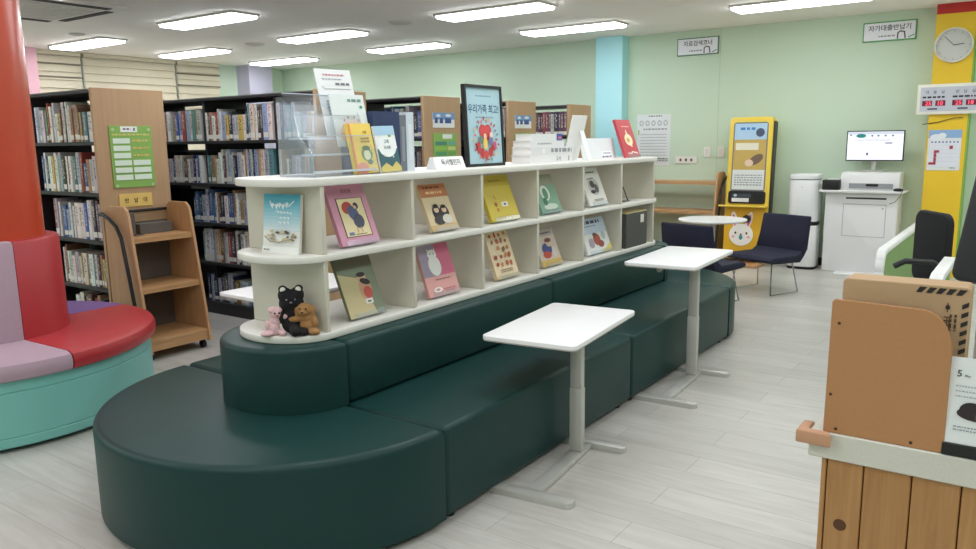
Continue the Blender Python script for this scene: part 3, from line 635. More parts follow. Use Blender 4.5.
# framed poster
lean = R_(3)
X = frame((-2.535, 3.415, ZT), (0, 1, 0), (-math.sin(lean), 0, math.cos(lean)))
t = thing('framed_poster', 'pale blue framed poster with a red heart design in a thin black frame', 'poster', X=X)
PW, PH = .355, .445
B().box(0, .014, 0, PH, -.022, 0.003, M['black']).box(PW - .014, PW, 0, PH, -.022, 0.003, M['black']).box(.014, PW - .014, 0, .016, -.022, 0.003, M['black']).box(.014, PW - .014, PH - .016, PH, -.022, 0.003, M['black']).box(.014, PW - .014, .016, PH - .016, -.022, -.006, M['black']).obj('poster_frame', t)
a = Art(-0.0055); a.rect(.014, .016, PW - .014, PH - .016, (172, 204, 214))
a.small(PW * .3, PW * .72, PH * .86, .007, (110, 150, 176), 1, seed=41)
a.text('우리가족 최고!', PW * .5, PH * .71, .05, (46, 84, 122), PW * .82); a.small(PW * .28, PW * .76, PH * .6, .007, (110, 150, 176), 1, seed=42)
cx, cy = PW * .51, PH * .31
a.ell(cx - .024, cy + .06, .036, .034, (208, 70, 78)); a.ell(cx + .024, cy + .06, .036, .034, (208, 70, 78)); a.ell(cx, cy + .04, .055, .04, (214, 76, 80))
for ax_, ay_, c_ in ((-.07, -.03, (206, 72, 76)), (-.04, -.062, (190, 60, 66)), (0, -.075, (204, 80, 74)), (.042, -.06, (190, 66, 70)), (.072, -.03, (208, 84, 80))): a.ell(cx + ax_, cy + ay_, .022, .026, c_)
rg = random.Random(5)
for i in range(26):
    an = 2 * PI * i / 26; rr = .105 + .012 * (i % 2); a.ell(cx + rr * math.cos(an), cy + .01 + rr * math.sin(an), .011, .006, rg.choice([(200, 70, 80), (224, 120, 110), (120, 130, 150), (232, 196, 120), (190, 60, 66)]), an)
a.ell(cx - .015, cy - .01, .02, .035, (236, 200, 100)); a.ell(cx - .015, cy + .03, .014, .014, (240, 208, 180)); a.ell(cx + .04, cy + .005, .02, .03, (120, 124, 160)); a.ell(cx + .045, cy + .036, .015, .015, (240, 214, 200)); a.ell(cx - .055, cy + .01, .02, .022, (110, 134, 120)); a.ell(cx + .075, cy - .02, .015, .02, (200, 90, 130)); a.ell(cx - .08, cy - .02, .014, .018, (196, 70, 70)); a.small(PW * .46, PW * .56, PH * .075, .007, (80, 110, 140), 1, seed=43)
a.done('printed_sheet', t)
X = frame((-2.6, 3.465, ZT), (0, 1, 0), (0, 0, 1))
B().prism([(0.10, -.05), (.25, -.05), (.25, .02), (.10, .02)], 0, .012, M['black'], X=Matrix(((1, 0, 0, 0), (0, 0, 1, 0), (0, -1, 0, -0.05), (0, 0, 0, 1)))).obj('stand_foot', t)
# stack of white sets
def flat_book(y0, y1, x0, x1, z0, z1, label, col=(232, 232, 233), spine=None, rot=0.0, marks=None):
    cx, cy = (x0 + x1) / 2, (y0 + y1) / 2
    t = thing('boxed_book', label, 'book', (cx, cy, z0), rot, 'stack of white books on the shelf top')
    hx, hy, h = (x1 - x0) / 2, (y1 - y0) / 2, z1 - z0
    m = mat('glossy_cover', col, 0.35, var=0.01)
    B().box(-hx, hx, -hy, hy, 0, .003, m).box(-hx, hx, -hy, hy, h - .003, h, m).box(hx - .004, hx, -hy, hy, .003, h - .003, m).obj('cover', t)
    B().box(-hx + .004, hx - .0045, -hy + .004, hy - .004, .0035, h - .0035, mat('white_pages', (232, 231, 228), .7)).obj('pages', t)
    a = Art(); (marks or (lambda a, L, h: a.small(L * .2, L * .6, h * .4, h * .25, (170, 172, 178), 1, seed=int(z0 * 1000))))(a, 2 * hy, h)
    o = a.done('spine_print', t); o.matrix_local = frame((hx, -hy, 0), (0, 1, 0), (0, 0, 1))
    return t
def mk_gray(a, L, h): a.ell(L * .28, h * .5, h * .35, h * .35, (244, 244, 244)); a.small(L * .45, L * .95, h * .3, h * .5, (150, 152, 160), 1, seed=51)
def mk_title(a, L, h): a.text('도서', L * .66, h * .5, h * .6, (140, 142, 148)); a.rect(L * .9, h * .2, L * .93, h * .8, (170, 172, 176))
def mk_blue(a, L, h): a.rect(L * .8, 0, L, h, (70, 90, 170)); a.rect(L * .86, h * .2, L * .97, h * .6, (214, 120, 130))
flat_book(3.99, 4.50, -2.64, -2.50, ZT, ZT + .05, 'white boxed book at the bottom of the stack', marks=mk_title)
flat_book(4.00, 4.52, -2.64, -2.50, ZT + .0505, ZT + .098, 'white boxed book with a grey band, second from bottom of the stack', (228, 228, 230), marks=mk_gray)
flat_book(4.01, 4.42, -2.64, -2.51, ZT + .0985, ZT + .136, 'plain white book, second from top of the stack')
flat_book(4.03, 4.39, -2.635, -2.51, ZT + .1365, ZT + .178, 'white book with a blue spine end on top of the stack', marks=mk_blue)
# back side of a cardboard stand
lean = R_(14)
t = thing('display_board', 'blank white display board leaning back beside the book stack', 'display board', X=frame((-2.62, 4.60, ZT + .002), (0, 1, 0), (math.sin(lean), 0, math.cos(lean))))
B().box(0, .20, 0, .305, -.006, 0, pm, .001, 1).obj('board', t)
st = B(); st.prism([(0, 0), (.06, 0), (.06, .205), (0, .205)], -.003, 0, pm, X=frame((.13, .03, .112), (1, 0, 0), (0, .17, -.107))); st.obj('strut', t)
# paper holder
X = frame((-2.60, 4.84, ZT), (0, 1, 0), (-math.sin(R_(12)), 0, math.cos(R_(12))))
t = thing('paper_display', 'low white paper display left of the red book', 'paper display', X=X)
B().box(0, .52, 0, .15, -.004, 0, mat('white_paper', (226, 228, 230), .6), .0008, 1).obj('sheet', t)
a = Art(); a.rect(.30, .0, .46, .055, (240, 241, 244)); a.small(.32, .44, .036, .008, (120, 124, 140), 1, seed=61); a.small(.3, .45, .008, .012, (96, 100, 130), 1, seed=62); a.done('printed_card', t)
def a_red(a, w_, h):
    a.small(w_ * .3, w_ * .8, h * .8, .009, (236, 190, 186), 1, seed=71); a.ell(w_ * .52, h * .46, w_ * .26, h * .16, (240, 226, 190)); a.poly([(w_ * .4, h * .55), (w_ * .5, h * .75), (w_ * .58, h * .58)], (240, 226, 190)); a.ell(w_ * .48, h * .45, w_ * .1, h * .06, (206, 170, 80)); a.ell(w_ * .6, h * .3, w_ * .06, h * .04, (240, 226, 190)); a.line([(w_ * .5, h * .14), (w_ * .85, h * .1)], .012, (236, 220, 214)); a.small(w_ * .2, w_ * .5, h * .08, .012, (236, 220, 214), 1, seed=72)
lean = R_(20)
cover_book('picture_book', 'red picture book with a cream bear on the far end of the shelf top', frame((-2.50, 5.325, ZT + .005), (0, 1, 0), (-math.sin(lean), 0, math.cos(lean))), .25, .295, .02, (196, 70, 80), a_red)
easel(-2.50, 5.325, ZT + .005, .25, lean, 'clear acrylic stand under the red picture book')

# ------------------------------------------------------------------ laptop side tables
def side_table(cx, cy, rot, ztop, wd, ln, label, legx, legy, fy0, fy1, mirror=1):
    """top is centred on the leg; two feet joined by a bar along local y"""
    t = thing('side_table', label, 'side table', (cx, cy, 0), rot, 'white height adjustable side tables')
    B().prism(rrect(wd, ln, .03), ztop - .018, ztop, M['tablewhite'], .003, 2).obj('tabletop', t)
    B().prism(rrect(wd - .004, ln - .004, .03), ztop - .024, ztop - .0181, M['tabletrim']).obj('edge_band', t)
    B().box(legx - .032, legx + .032, legy - .022, legy + .022, .0262, ztop * .52, M['silver'], .005).obj('leg', t)
    B().box(legx - .029, legx + .029, legy - .020, legy + .020, ztop * .52, ztop - .024, M['silver'], .004).obj('inner_leg', t)
    B().box(legx - .035, legx + .035, fy0 + .036, fy1 - .036, .001, .026, M['silver'], .005).obj('crossbar', t)
    for fy in (fy0, fy1):
        x0, x1 = legx - .22 * mirror, legx + .20 * mirror
        X = Matrix.Translation(((x0 + x1) / 2, fy, 0))
        B().prism(rrect(abs(x1 - x0), .07, .033), 0.0, .028, M['silver'], .006, 2, X=X).obj('foot', t)
    B().box(legx - .1, legx - .04, legy - .06, legy + .12, ztop - .034, ztop - .026, M['tabletrim']).obj('bracket', t)
    lv = B(); lv.tube([(legx + mirror * -.12, legy - .1, ztop - .035), (legx - mirror * .13, legy - .2, ztop - .045), (legx - mirror * .135, legy - .27, ztop - .055)], [.008, .011, .014], M['tabletrim'], 8); lv.obj('lever', t)
side_table(-1.765, 3.10, R_(6), .655, .45, .78, 'white side table nearest the camera in front of the green bench', .065, .02, -.49, .16)
side_table(-1.775, 4.59, R_(3), .777, .44, .80, 'taller white side table farther along the green bench', .09, .0, -.53, .14)
side_table(-3.50, 3.03, R_(-2), .675, .46, .80, 'white side table on the far side of the ivory shelf, mostly hidden', -.07, .02, -.49, .16, -1)

# ------------------------------------------------------------------ round settee about the red pillar
DC = (-4.87, 1.88)
t = thing('round_settee', 'round settee with mint base and red lavender purple cushions round the red pillar', 'settee', (DC[0], DC[1], 0))
prof = [(0.352, 0.02), (0.845, 0.02), (0.86, 0.03), (0.86, 0.07), (0.855, 0.075), (0.86, 0.08), (0.86, 0.30), (0.854, 0.305), (0.86, 0.31), (0.86, 0.362), (0.352, 0.362), (0.352, 0.02)]
B().lathe(prof, M['mint'], n=72).obj('base', t, 30)
B().lathe([(0.353, 0.0), (0.8, 0.0), (0.8, 0.02), (0.353, 0.02)], M['black'], n=48).obj('plinth', t)
A0 = R_(2.5)
for k, nm in enumerate(('red', 'purple', 'lav', 'lav')):
    a0 = A0 + PI / 2 * k + 0.004; a1 = A0 + PI / 2 * (k + 1) - 0.004
    R, zz = 0.895, 0.364
    pr = [(0.425, zz), (R - .03, zz), (R - .008, zz + .01), (R, zz + .035), (R, zz + .06), (R - .012, zz + .085), (R - .045, zz + .098), (0.425, zz + .1)]
    o = B().lathe(pr + [pr[0]], M[nm], n=24, a0=a0, a1=a1).obj('seat_cushion', t, 40); o['label'] = {'red': 'red', 'purple': 'purple', 'lav': 'lavender'}[nm] + ' seat cushion'
    pr = [(0.353, .366), (0.424, .366), (0.418, .985), (0.408, 1.0), (0.37, 1.004), (0.353, 1.0)]
    o = B().lathe(pr + [pr[0]], M[nm], n=20, a0=a0, a1=a1).obj('backrest', t, 40); o['label'] = {'red': 'red', 'purple': 'purple', 'lav': 'lavender'}[nm] + ' backrest'

# ------------------------------------------------------------------ bookcases
SH = (0.11, 0.47, 0.82, 1.165, 1.53)
def bookcase(xe, y0, ln, label, uprights, board=None):
    """double sided steel bookcase, its maple end panel facing +x at x=xe"""
    wd = 0.54
    t = thing('bookcase', label, 'bookcase', (xe, y0, 0), 0, 'double sided library bookcases')
    B().box(-.03, 0, -0.004, wd, 0, 1.90, M['panelwood'], .003, 1).obj('end_panel', t)
    B().box(-ln, -.0305, 0.0, wd, 1.868, 1.884, M['steel'], .002, 1).obj('top_cover', t)
    B().box(-ln, -.0305, -.004, wd, 1.8842, 1.893, M['steelgrey'], .002, 1).obj('top_trim', t)
    B().box(-ln, -.0305, 0.01, wd - .01, 0, .085, M['steel']).obj('kick_plate', t)
    for z in SH: B().box(-ln, -.0305, 0.004, wd - .004, z - .025, z, M['steel'], .002, 1).obj('shelf', t)
    for u in uprights: B().box(u - xe - .016, u - xe + .016, .05, wd - .05, .085, 1.868, M['steel']).obj('upright', t)
    for z in SH: B().box(-ln, -.032, wd / 2 - .003, wd / 2 + .003, z + .001, z + .27, M['steel']).obj('dark_back_sheet', t)  # added charcoal sheets stand in for the shade in gaps between books
    return t
bookcase(-5.40, 2.92, 3.2, 'bookcase behind the wooden book cart, its maple end panel carrying a green board', (-6.4, -7.4, -8.5))
bookcase(-4.50, 4.15, 4.2, 'long bookcase behind the acrylic brochure holder', (-5.03, -5.965, -6.9, -7.8))
bookcase(-4.50, 5.41, 4.2, 'bookcase whose maple end shows left of the framed poster', (-5.43, -6.4, -7.3))
bookcase(-4.50, 6.76, 4.2, 'bookcase whose maple end shows right of the framed poster', (-5.43, -6.4, -7.3))
bookcase(-4.50, 8.03, 4.2, 'farthest bookcase, its maple end beside the blue pillar', (-5.43, -6.4, -7.3))

def book_mesh(wd, ht, dp):
    b = B(); s = .0022
    n = 4; pts = [(-wd / 2 + wd * i / n, -0.004 * math.sin(PI * i / n)) for i in range(n + 1)]
    spine = M['spine']
    b.prism(pts + [(wd / 2, .004), (-wd / 2, .004)], 0, ht, spine)
    b.box(-wd / 2, -wd / 2 + s, .004, dp, 0, ht, spine); b.box(wd / 2 - s, wd / 2, .004, dp, 0, ht, spine)
    b.box(-wd / 2 + s, wd / 2 - s, .004, dp - .004, .003, ht - .004, M['paper'])
    me = bpy.data.meshes.new('book'); b.bm.to_mesh(me); b.bm.free()
    for m in b.mats: me.materials.append(m)
    smooth_obj(me, 40); return me
WIDTHS = (.013, .017, .022, .028, .036); HEIGHTS = (.21, .24, .265, .29); _bk = {}
PAL = [('white', (230, 229, 226), 14), ('cream', (216, 208, 190), 7), ('pale grey', (186, 188, 192), 8), ('pale blue', (162, 182, 200), 5), ('blue', (74, 104, 156), 4), ('navy', (44, 50, 78), 4), ('dark grey', (66, 66, 70), 5), ('brown', (124, 96, 72), 3),
       ('red', (156, 70, 64), 2), ('tan', (172, 144, 112), 3), ('green', (92, 128, 104), 1), ('yellow', (206, 182, 110), 1), ('teal', (88, 140, 148), 2), ('plum', (106, 78, 96), 2)]
PW_ = [p for p in PAL for _ in range(p[2])]
NUM = ['', 'first', 'second', 'third', 'fourth', 'fifth', 'sixth', 'seventh', 'eighth', 'ninth', 'tenth', '11th', '12th', '13th', '14th', '15th', '16th', '17th', '18th', '19th']
def ordi(n):
    if n < 20: return NUM[n]
    s = {1: 'st', 2: 'nd', 3: 'rd'}.get(n % 10, 'th'); return '%d%s' % (n, s)
SN = {4: 'top', 3: 'second', 2: 'third', 1: 'fourth', 0: 'bottom'}
def fill(y, shelf, xa, xb, case, pal=None, dark=0.0, thick=1.0, gaps=()):
    x = xa; i = 0; rg = random.Random(int(y * 100) + shelf * 17)
    z = SH[shelf]; run = 0
    while x < xb:
        if any(x < g1 and x + .056 > g0 for g0, g1 in gaps): x = max(x + .01, max(g1 for g0, g1 in gaps if x < g1 and x + .056 > g0)); continue
        if run <= 0: run = rg.randint(3, 7); base = rg.choice(range(4))
        run -= 1
        wi = rg.choice((0, 1, 1, 2, 2, 3, 3, 4)); hi = max(0, min(3, base + rg.choice((0, 0, 0, -1, 1))))
        key = (wi, hi)
        if key not in _bk: _bk[key] = book_mesh(WIDTHS[wi] * 1.5, HEIGHTS[hi], .17)
        wd = WIDTHS[wi] * 1.5
        if x + wd > xb: break
        nm, col, _ = rg.choice(pal or PW_)
        i += 1
        o = bpy.data.objects.new('book', _bk[key]); COL.objects.link(o)
        o.location = (x + wd / 2, y + .035 + rg.uniform(0, .012), z + .0005)
        c = lin(tuple(max(0, min(255, v + rg.uniform(-12, 12))) for v in col)); o.color = c
        size = ('thin ', 'slim ', '', 'thick ', 'broad ')[wi]
        hgt = ('short ', '', '', 'tall ')[hi]
        tag(o, '%s%s%s book, %s from left, %s shelf, %s' % (hgt, size, nm, ordi(i), SN[shelf], case), 'book', 'books on the %s shelf of %s' % (SN[shelf], case))
        x += wd + (0.0012 if rg.random() > .07 else rg.uniform(.01, .05))
darkpal = [PAL[5], PAL[6], PAL[6], PAL[7], PAL[13], PAL[4], PAL[2]]
c1 = 'bookcase by red pillar'
fill(2.92, 4, -6.33, -5.44, c1); fill(2.92, 3, -6.28, -5.44, c1); fill(2.92, 2, -6.18, -5.44, c1); fill(2.92, 1, -6.12, -5.44, c1); fill(2.92, 0, -6.0, -5.44, c1)
c2 = 'long bookcase behind brochures'
fill(4.15, 4, -6.60, -4.54, c2, gaps=((-5.99, -5.945), (-5.055, -5.01))); fill(4.15, 3, -6.58, -4.54, c2, gaps=((-5.99, -5.945), (-5.055, -5.01))); fill(4.15, 2, -6.2, -5.42, c2, [PAL[4], PAL[4], PAL[0], PAL[1], PAL[5], PAL[9], PAL[3], PAL[6]]); fill(4.15, 1, -6.1, -5.42, c2); fill(4.15, 0, -6.08, -5.42, c2, [PAL[4], PAL[5], PAL[6], PAL[0], PAL[7], PAL[3]])
c3 = 'bookcase behind the binders'
fill(5.41, 4, -5.0, -4.54, c3, darkpal); fill(5.41, 3, -4.8, -4.54, c3, darkpal)
c4 = 'bookcase right of poster'
fill(6.76, 4, -4.95, -4.54, c4, darkpal)
c5 = 'farthest bookcase'
fill(8.03, 4, -5.06, -4.54, c5, [PAL[13], PAL[13], PAL[0], PAL[2], PAL[6], PAL[8], PAL[13]]); fill(8.03, 3, -5.0, -4.54, c5, [PAL[13], PAL[0], PAL[2], PAL[6]])

# notices on the end panels
def end_sign(name, label, cat, x, y0, y1, z0, z1, th, body, art, group=None):
    t = thing(name, label, cat, X=frame((x + th + .0005, y0, z0), (0, 1, 0), (0, 0, 1)), group=group)
    B().box(0, y1 - y0, 0, z1 - z0, -th, 0, body, min(.001, th / 3), 1).obj('board', t)
    a = Art(); art(a, y1 - y0, z1 - z0); a.done('lettering', [c for c in t.children][0]); return t
lime = mat('lime_green_board', (138, 184, 92), 0.5, var=0.02)
def a_board(a, w_, h):
    a.rect(w_ * .26, h * .9, w_ * .66, h * .99, (240, 240, 240)); a.small(w_ * .32, w_ * .5, h * .935, .012, (80, 84, 90), 1, seed=81); a.rect(w_ * .56, h * .92, w_ * .61, h * .97, (120, 124, 130))
    a.small(w_ * .06, w_ * .94, h * .845, .012, (214, 204, 120), 1, seed=82)
    for r in range(6):
        y = h * (.715 - .118 * r); a.rect(w_ * .06, y, w_ * .46, y + h * .085, (222, 240, 222))
        if r < 3: a.small(w_ * .52, w_ * .92, y + h * .03, .014, (214, 190, 110), 1, seed=83 + r)
        else: a.rect(w_ * .5, y, w_ * .92, y + h * .085, (222, 240, 222))
    for x, y in ((.07, .94), (.93, .94), (.07, .035), (.93, .035)): a.ell(w_ * x, h * y, .012, .012, (176, 206, 150))
end_sign('shelf_guide_board', 'lime green shelf guide board with white strips on the nearest maple end panel', 'sign', -5.40, 3.015, 3.335, 1.20, 1.64, .008, lime, a_board, 'shelf guide boards')
def a_plate(a, w_, h):
    for i, s in enumerate('반납대'): a.text(s, w_ * (.22 + .28 * i), h * .5, h * .36, (74, 58, 30))
end_sign('name_plate', 'yellow name plate with three dark letters below the lime green board', 'sign', -5.40, 3.045, 3.30, 1.06, 1.155, .006, mat('pale_yellow_card', (228, 196, 112), 0.5), a_plate)
def a_label(a, w_, h):
    a.rect(0, h * .55, w_, h, (120, 160, 206)); a.small(w_ * .08, w_ * .92, h * .3, h * .34, (60, 90, 150), 1, seed=91); a.ell(w_ * .25, h * .8, w_ * .1, h * .1, (230, 236, 240)); a.ell(w_ * .7, h * .82, w_ * .14, h * .1, (230, 236, 240))
def a_guide(a, w_, h):
    a.rect(w_ * .38, h * .88, w_ * .8, h * .98, (238, 240, 236))
    rg = random.Random(2)
    for r in range(7):
        y = h * (.74 - .115 * r); a.rect(w_ * .06, y, w_ * .55, y + h * .08, [(70, 140, 120), (150, 200, 90), (90, 160, 110), (206, 190, 90)][r % 4]); a.rect(w_ * .6, y, w_ * .94, y + h * .08, [(110, 176, 150), (206, 216, 130), (120, 170, 90)][r % 3])
for yy, nm in ((5.41, 'on the end panel left of the framed poster'), (6.76, 'on the end panel right of the framed poster')):
    end_sign('subject_label', 'blue and white subject label ' + nm, 'sign', -4.50, yy + .12, yy + .44, 1.62, 1.755, .004, mat('white_card', (238, 238, 238), 0.5), a_label, 'blue and white subject labels')
    end_sign('shelf_guide_board', 'green striped shelf guide board ' + nm, 'sign', -4.50, yy + .12, yy + .46, 1.16, 1.57, .008, lime, a_guide, 'shelf guide boards')

# ------------------------------------------------------------------ wooden book carts
def book_cart(label, X, ln, open_back=False, far_handle=False, zs=(.868, .515)):
    """slanted book cart; local x towards the front, local y along its length"""
    t = thing('book_cart', label, 'book cart', X=X, group='beech book carts')
    top, hb = 1.085, 0.06
    prof = [(0, hb), (.44, hb), (.30, top - .06), (.285, top - .025), (.25, top), (.06, top), (.02, top - .02), (0, top - .06)]
    for y in (0, ln - .022):
        B().prism(prof, 0, .022, M['beech'], .003, 1, True, True, X=Matrix(((1, 0, 0, 0), (0, 0, 1, y), (0, 1, 0, 0), (0, 0, 0, 1)))).obj('side_panel', t, 30)
    dk = mat('cart_back_board', (92, 84, 76), 0.7)
    for z, dp in ((zs[0], .31), (zs[1], .36), (.15, .415)): B().box(.012, dp, .0225, ln - .0225, z - .022, z, M['beech_y'], .002, 1).obj('shelf', t)
    for z, dp in ((zs[0], .31), (zs[1], .36)): B().box(dp - .008, dp, .023, ln - .023, z - .04, z - .0225, M['beech_y']).obj('shelf_edge', t)
    B().box(.395, .415, .0225, ln - .0225, .07, .127, M['beech_y']).obj('kick_board', t)
    if not open_back:
        B().box(.0, .012, .0225, ln - .0225, .128, .493, dk).obj('back_board', t)
        B().box(.0, .012, .0225, ln - .0225, .516, .846, dk).obj('back_board', t)
        B().box(.0, .012, .0225, ln - .0225, .869, .95, dk).obj('back_board', t)
        B().tube([(.012, .023, 1.03), (.012, ln - .023, 1.03)], .011, M['black']).obj('top_rail', t)
    yh, sg_ = (ln + .03, 1) if far_handle else (-.03, -1)
    B().tube([(-.03, yh - sg_ * .012, 1.02), (.03, yh, 1.03), (.12, yh, .995), (.2, yh, .945), (.25, yh, .87), (.30, yh, .62), (.38, yh, .2), (.38, yh - sg_ * .02, .16)], .013, M['black']).obj('handle', t)
    for x in (.05, .37):
        for y in (.04, ln - .04):
            B().lathe([(0, -.012), (.03, -.012), (.03, .012), (0, .012)], M['black'], n=14, X=Matrix(((1, 0, 0, x), (0, 0, 1, y), (0, 1, 0, .03), (0, 0, 0, 1)))).obj('caster', t)
    return t
book_cart('slanted beech book cart in front of the maple end panel with the green board', frame((-5.385, 2.915, 0), (1, 0, 0), (0, 1, 0)), .50)
gm = mat('grey_book_support', (92, 88, 84), .6)
o = B().box(-.02, .02, 0, .11, 0, .004, gm).box(-.02, .02, 0, .004, 0, .16, gm).box(-.035, .02, 0, .05, .004, .165, gm, .002, 1).obj('book_end'); o.location = (-5.20, 2.975, .8685); tag(o, 'tall grey book support on the top shelf of the near beech cart', 'book end')
o = B().box(-.05, .05, 0, .26, 0, .075, gm, .003, 1).obj('file_tray'); o.location = (-5.29, 3.09, .8685); tag(o, 'low dark grey tray on the top shelf of the near beech cart', 'tray')
book_cart('beech book cart against the green wall beside the yellow machine', frame((-3.13, 9.5, 0), (0, -1, 0), (1, 0, 0)) @ Matrix.Translation((0, -1.1, 0)), 1.1, True, True, (.975, .62))

# ------------------------------------------------------------------ round table and chairs
t = thing('round_table', 'small white round table between two navy chairs', 'table', (-2.76, 8.0, 0))
B().lathe([(0, .63), (.32, .63), (.345, .637), (.35, .648), (.345, .655), (0, .656)], M['tablewhite'], n=48).obj('tabletop', t)
B().lathe([(0, .02), (.03, .02), (.03, .63), (0, .63)], M['silver'], n=20).obj('pedestal', t)
B().lathe([(0, 0), (.24, 0), (.24, .008), (.05, .022), (0, .022)], M['silver'], n=36).obj('base', t)
def lounge_chair(x, y, rz, label):
    """faces local +x"""
    t = thing('lounge_chair', label, 'chair', (x, y, 0), rz, 'navy lounge chairs')
    W2 = .275
    prof = [(-.27, .72), (-.262, .735), (-.245, .735), (-.20, .52), (-.16, .41), (-.10, .375), (.22, .375), (.262, .365), (.275, .345), (.262, .325), (.22, .315), (-.15, .30), (-.20, .33), (-.24, .40)]
    mm = Matrix(((1, 0, 0, 0), (0, 0, 1, -W2), (0, 1, 0, 0), (0, 0, 0, 1)))
    seat = [(-.195, .345), (-.16, .41), (-.10, .375), (.22, .375), (.262, .365), (.275, .345), (.262, .325), (.22, .315), (-.15, .30)]
    back = [(-.285, .72), (-.277, .737), (-.26, .737), (-.25, .72), (-.21, .54), (-.1605, .412), (-.1955, .3455), (-.25, .42)]
    B().prism(seat, 0, 2 * W2, M['navy'], .012, 2, True, True, X=mm).obj('seat', t, 60)
    B().prism(back, 0, 2 * W2, M['navy'], .012, 2, True, True, X=mm).obj('backrest', t, 60)
    for s in (-1, 1):
        B().tube([(-.12, s * .2, .31), (-.17, s * .24, .012), (.22, s * .24, .012), (.17, s * .2, .32)], .009, M['chrome'], 8).obj('sled_leg', t)
lounge_chair(-2.11, 7.72, R_(246), 'navy lounge chair on the right of the round table, facing the bench')
lounge_chair(-2.46, 6.92, R_(74), 'navy lounge chair turned away, just behind the far bench end')

# ------------------------------------------------------------------ yellow machine
lean = R_(4)
t = thing('vending_kiosk', 'tall yellow standing machine with a rabbit face and poster against the wall', 'machine', (-2.78, 9.16, 0))
Y_ = mat('machine_yellow', (238, 206, 76), 0.35, var=0.015)
Xk = frame((0, 0, 0), (1, 0, 0), (0, math.sin(lean), math.cos(lean)))      # local x right, y up, z toward the room
def kp(b, nm): o = b.obj(nm, t); o.matrix_local = Xk; return o
kp(B().prism(rrect(.50, 1.66, .05, 5, 0, .90), -.16, 0, Y_, .012, 2), 'body')
kp(B().box(.252, .262, .10, 1.68, -.15, -.02, M['black']), 'side_strip')
a = Art(); 
a.prism = None
a.poly(rrect(.40, .80, .03, 4, 0, 1.27), (120, 120, 120)); a.rect(-.185, 1.47, .185, 1.655, (176, 206, 232)); a.small(-.12, .05, 1.58, .03, (70, 130, 196), 1, seed=101); a.ell(.11, 1.55, .05, .05, (70, 84, 110)); a.rect(-.185, 1.12, .185, 1.47, (200, 168, 92)); a.rect(-.165, 1.35, .1, 1.43, (232, 226, 206)); a.ell(.08, 1.24, .09, .05, (120, 96, 80), .6); a.ell(.0, 1.2, .05, .04, (226, 200, 176)); a.rect(-.185, .89, .185, 1.12, (222, 226, 224)); a.small(-.16, .16, 1.05, .014, (150, 154, 160), 5, 2.0, seed=102)
o = a.done('poster_sheet', t); o.matrix_local = Xk
kp(B().prism(rrect(.43, .15, .03, 4, 0, .80), 0.0, .02, M['black'], .004, 1), 'control_panel')
a = Art(.021); a.rect(-.17, .745, .03, .79, (222, 226, 232)); a.rect(-.17, .80, .05, .84, (60, 70, 84)); a.rect(.08, .76, .18, .84, (10, 10, 12)); a.ell(-.13, .82, .02, .016, (190, 200, 220)); o = a.done('printer_slot', t); o.matrix_local = Xk
kp(B().box(-.29, .26, .685, .705, .0, .14, Y_, .006), 'tray')
kp(B().box(-.235, .235, .10, .68, .0, .03, mat('machine_dark_yellow', (222, 172, 40), .4)), 'lower_door')
kp(B().lathe([(0, 0), (.045, 0), (.045, .04), (.03, .05), (0, .05)], M['black'], n=20, X=Matrix.Translation((.03, .55, .03))), 'knob')
B().box(-.2, .22, -.2, .14, 0, .035, M['beech_y'], .004).obj('foot_board', t)
r = B(); wf = mat('white_rabbit_board', (240, 236, 228), .5)
r.prism([(.14 * math.cos(q), .13 * math.sin(q)) for q in [2 * PI * i / 28 for i in range(28)]], 0, .008, wf, X=Matrix.Translation((-.03, .36, .032)))
for s in (-1, 1): r.prism([(.035 * math.cos(q) * 1.0 + s * .02 * math.sin(q), .10 * math.sin(q)) for q in [2 * PI * i / 20 for i in range(20)]], 0, .007, wf, X=Matrix.Translation((-.03 + s * .085, .53, .032)))
kp(r, 'rabbit_face')
a = Art(.0405)
for s in (-1, 1):
    a.ell(-.03 + s * .088, .53, .018, .07, (224, 110, 160), -s * .18); a.ell(-.03 + s * .065, .38, .012, .015, (70, 50, 50)); a.ell(-.03 + s * .09, .335, .02, .014, (240, 170, 180))
a.ell(-.03, .33, .022, .03, (70, 150, 150)); a.ell(-.03, .365, .012, .009, (90, 60, 60)); o = a.done('rabbit_features', t); o.matrix_local = Xk

# ------------------------------------------------------------------ air purifier
t = thing('air_purifier', 'tall white tower air purifier between the yellow machine and the checkout desk', 'air purifier', (-2.15, 9.33, 0))
wp = mat('white_appliance_plastic', (232, 233, 234), .3, var=.008)
B().prism(rrect(.32, .30, .09, 6), .03, .50, wp, .01, 2, True, True).obj('lower_body', t)
B().prism(rrect(.30, .28, .08, 6), .0, .03, M['black']).obj('base', t)
B().prism(rrect(.29, .27, .08, 6), .5005, .545, M['black']).obj('neck', t)
B().prism(rrect(.32, .30, .09, 6), .5455, 1.01, wp, .008, 2, True, True).obj('upper_body', t)
B().prism(rrect(.30, .28, .08, 6), 1.0105, 1.022, mat('grey_gap', (150, 150, 152), .5)).obj('rim', t)
B().prism(rrect(.32, .30, .09, 6), 1.0225, 1.075, wp, .015, 3).obj('cap', t)
B().box(-.02, .0, -.1515, -.15, .93, .935, mat('grey_gap', (150, 150, 152), .5)).obj('badge', t)

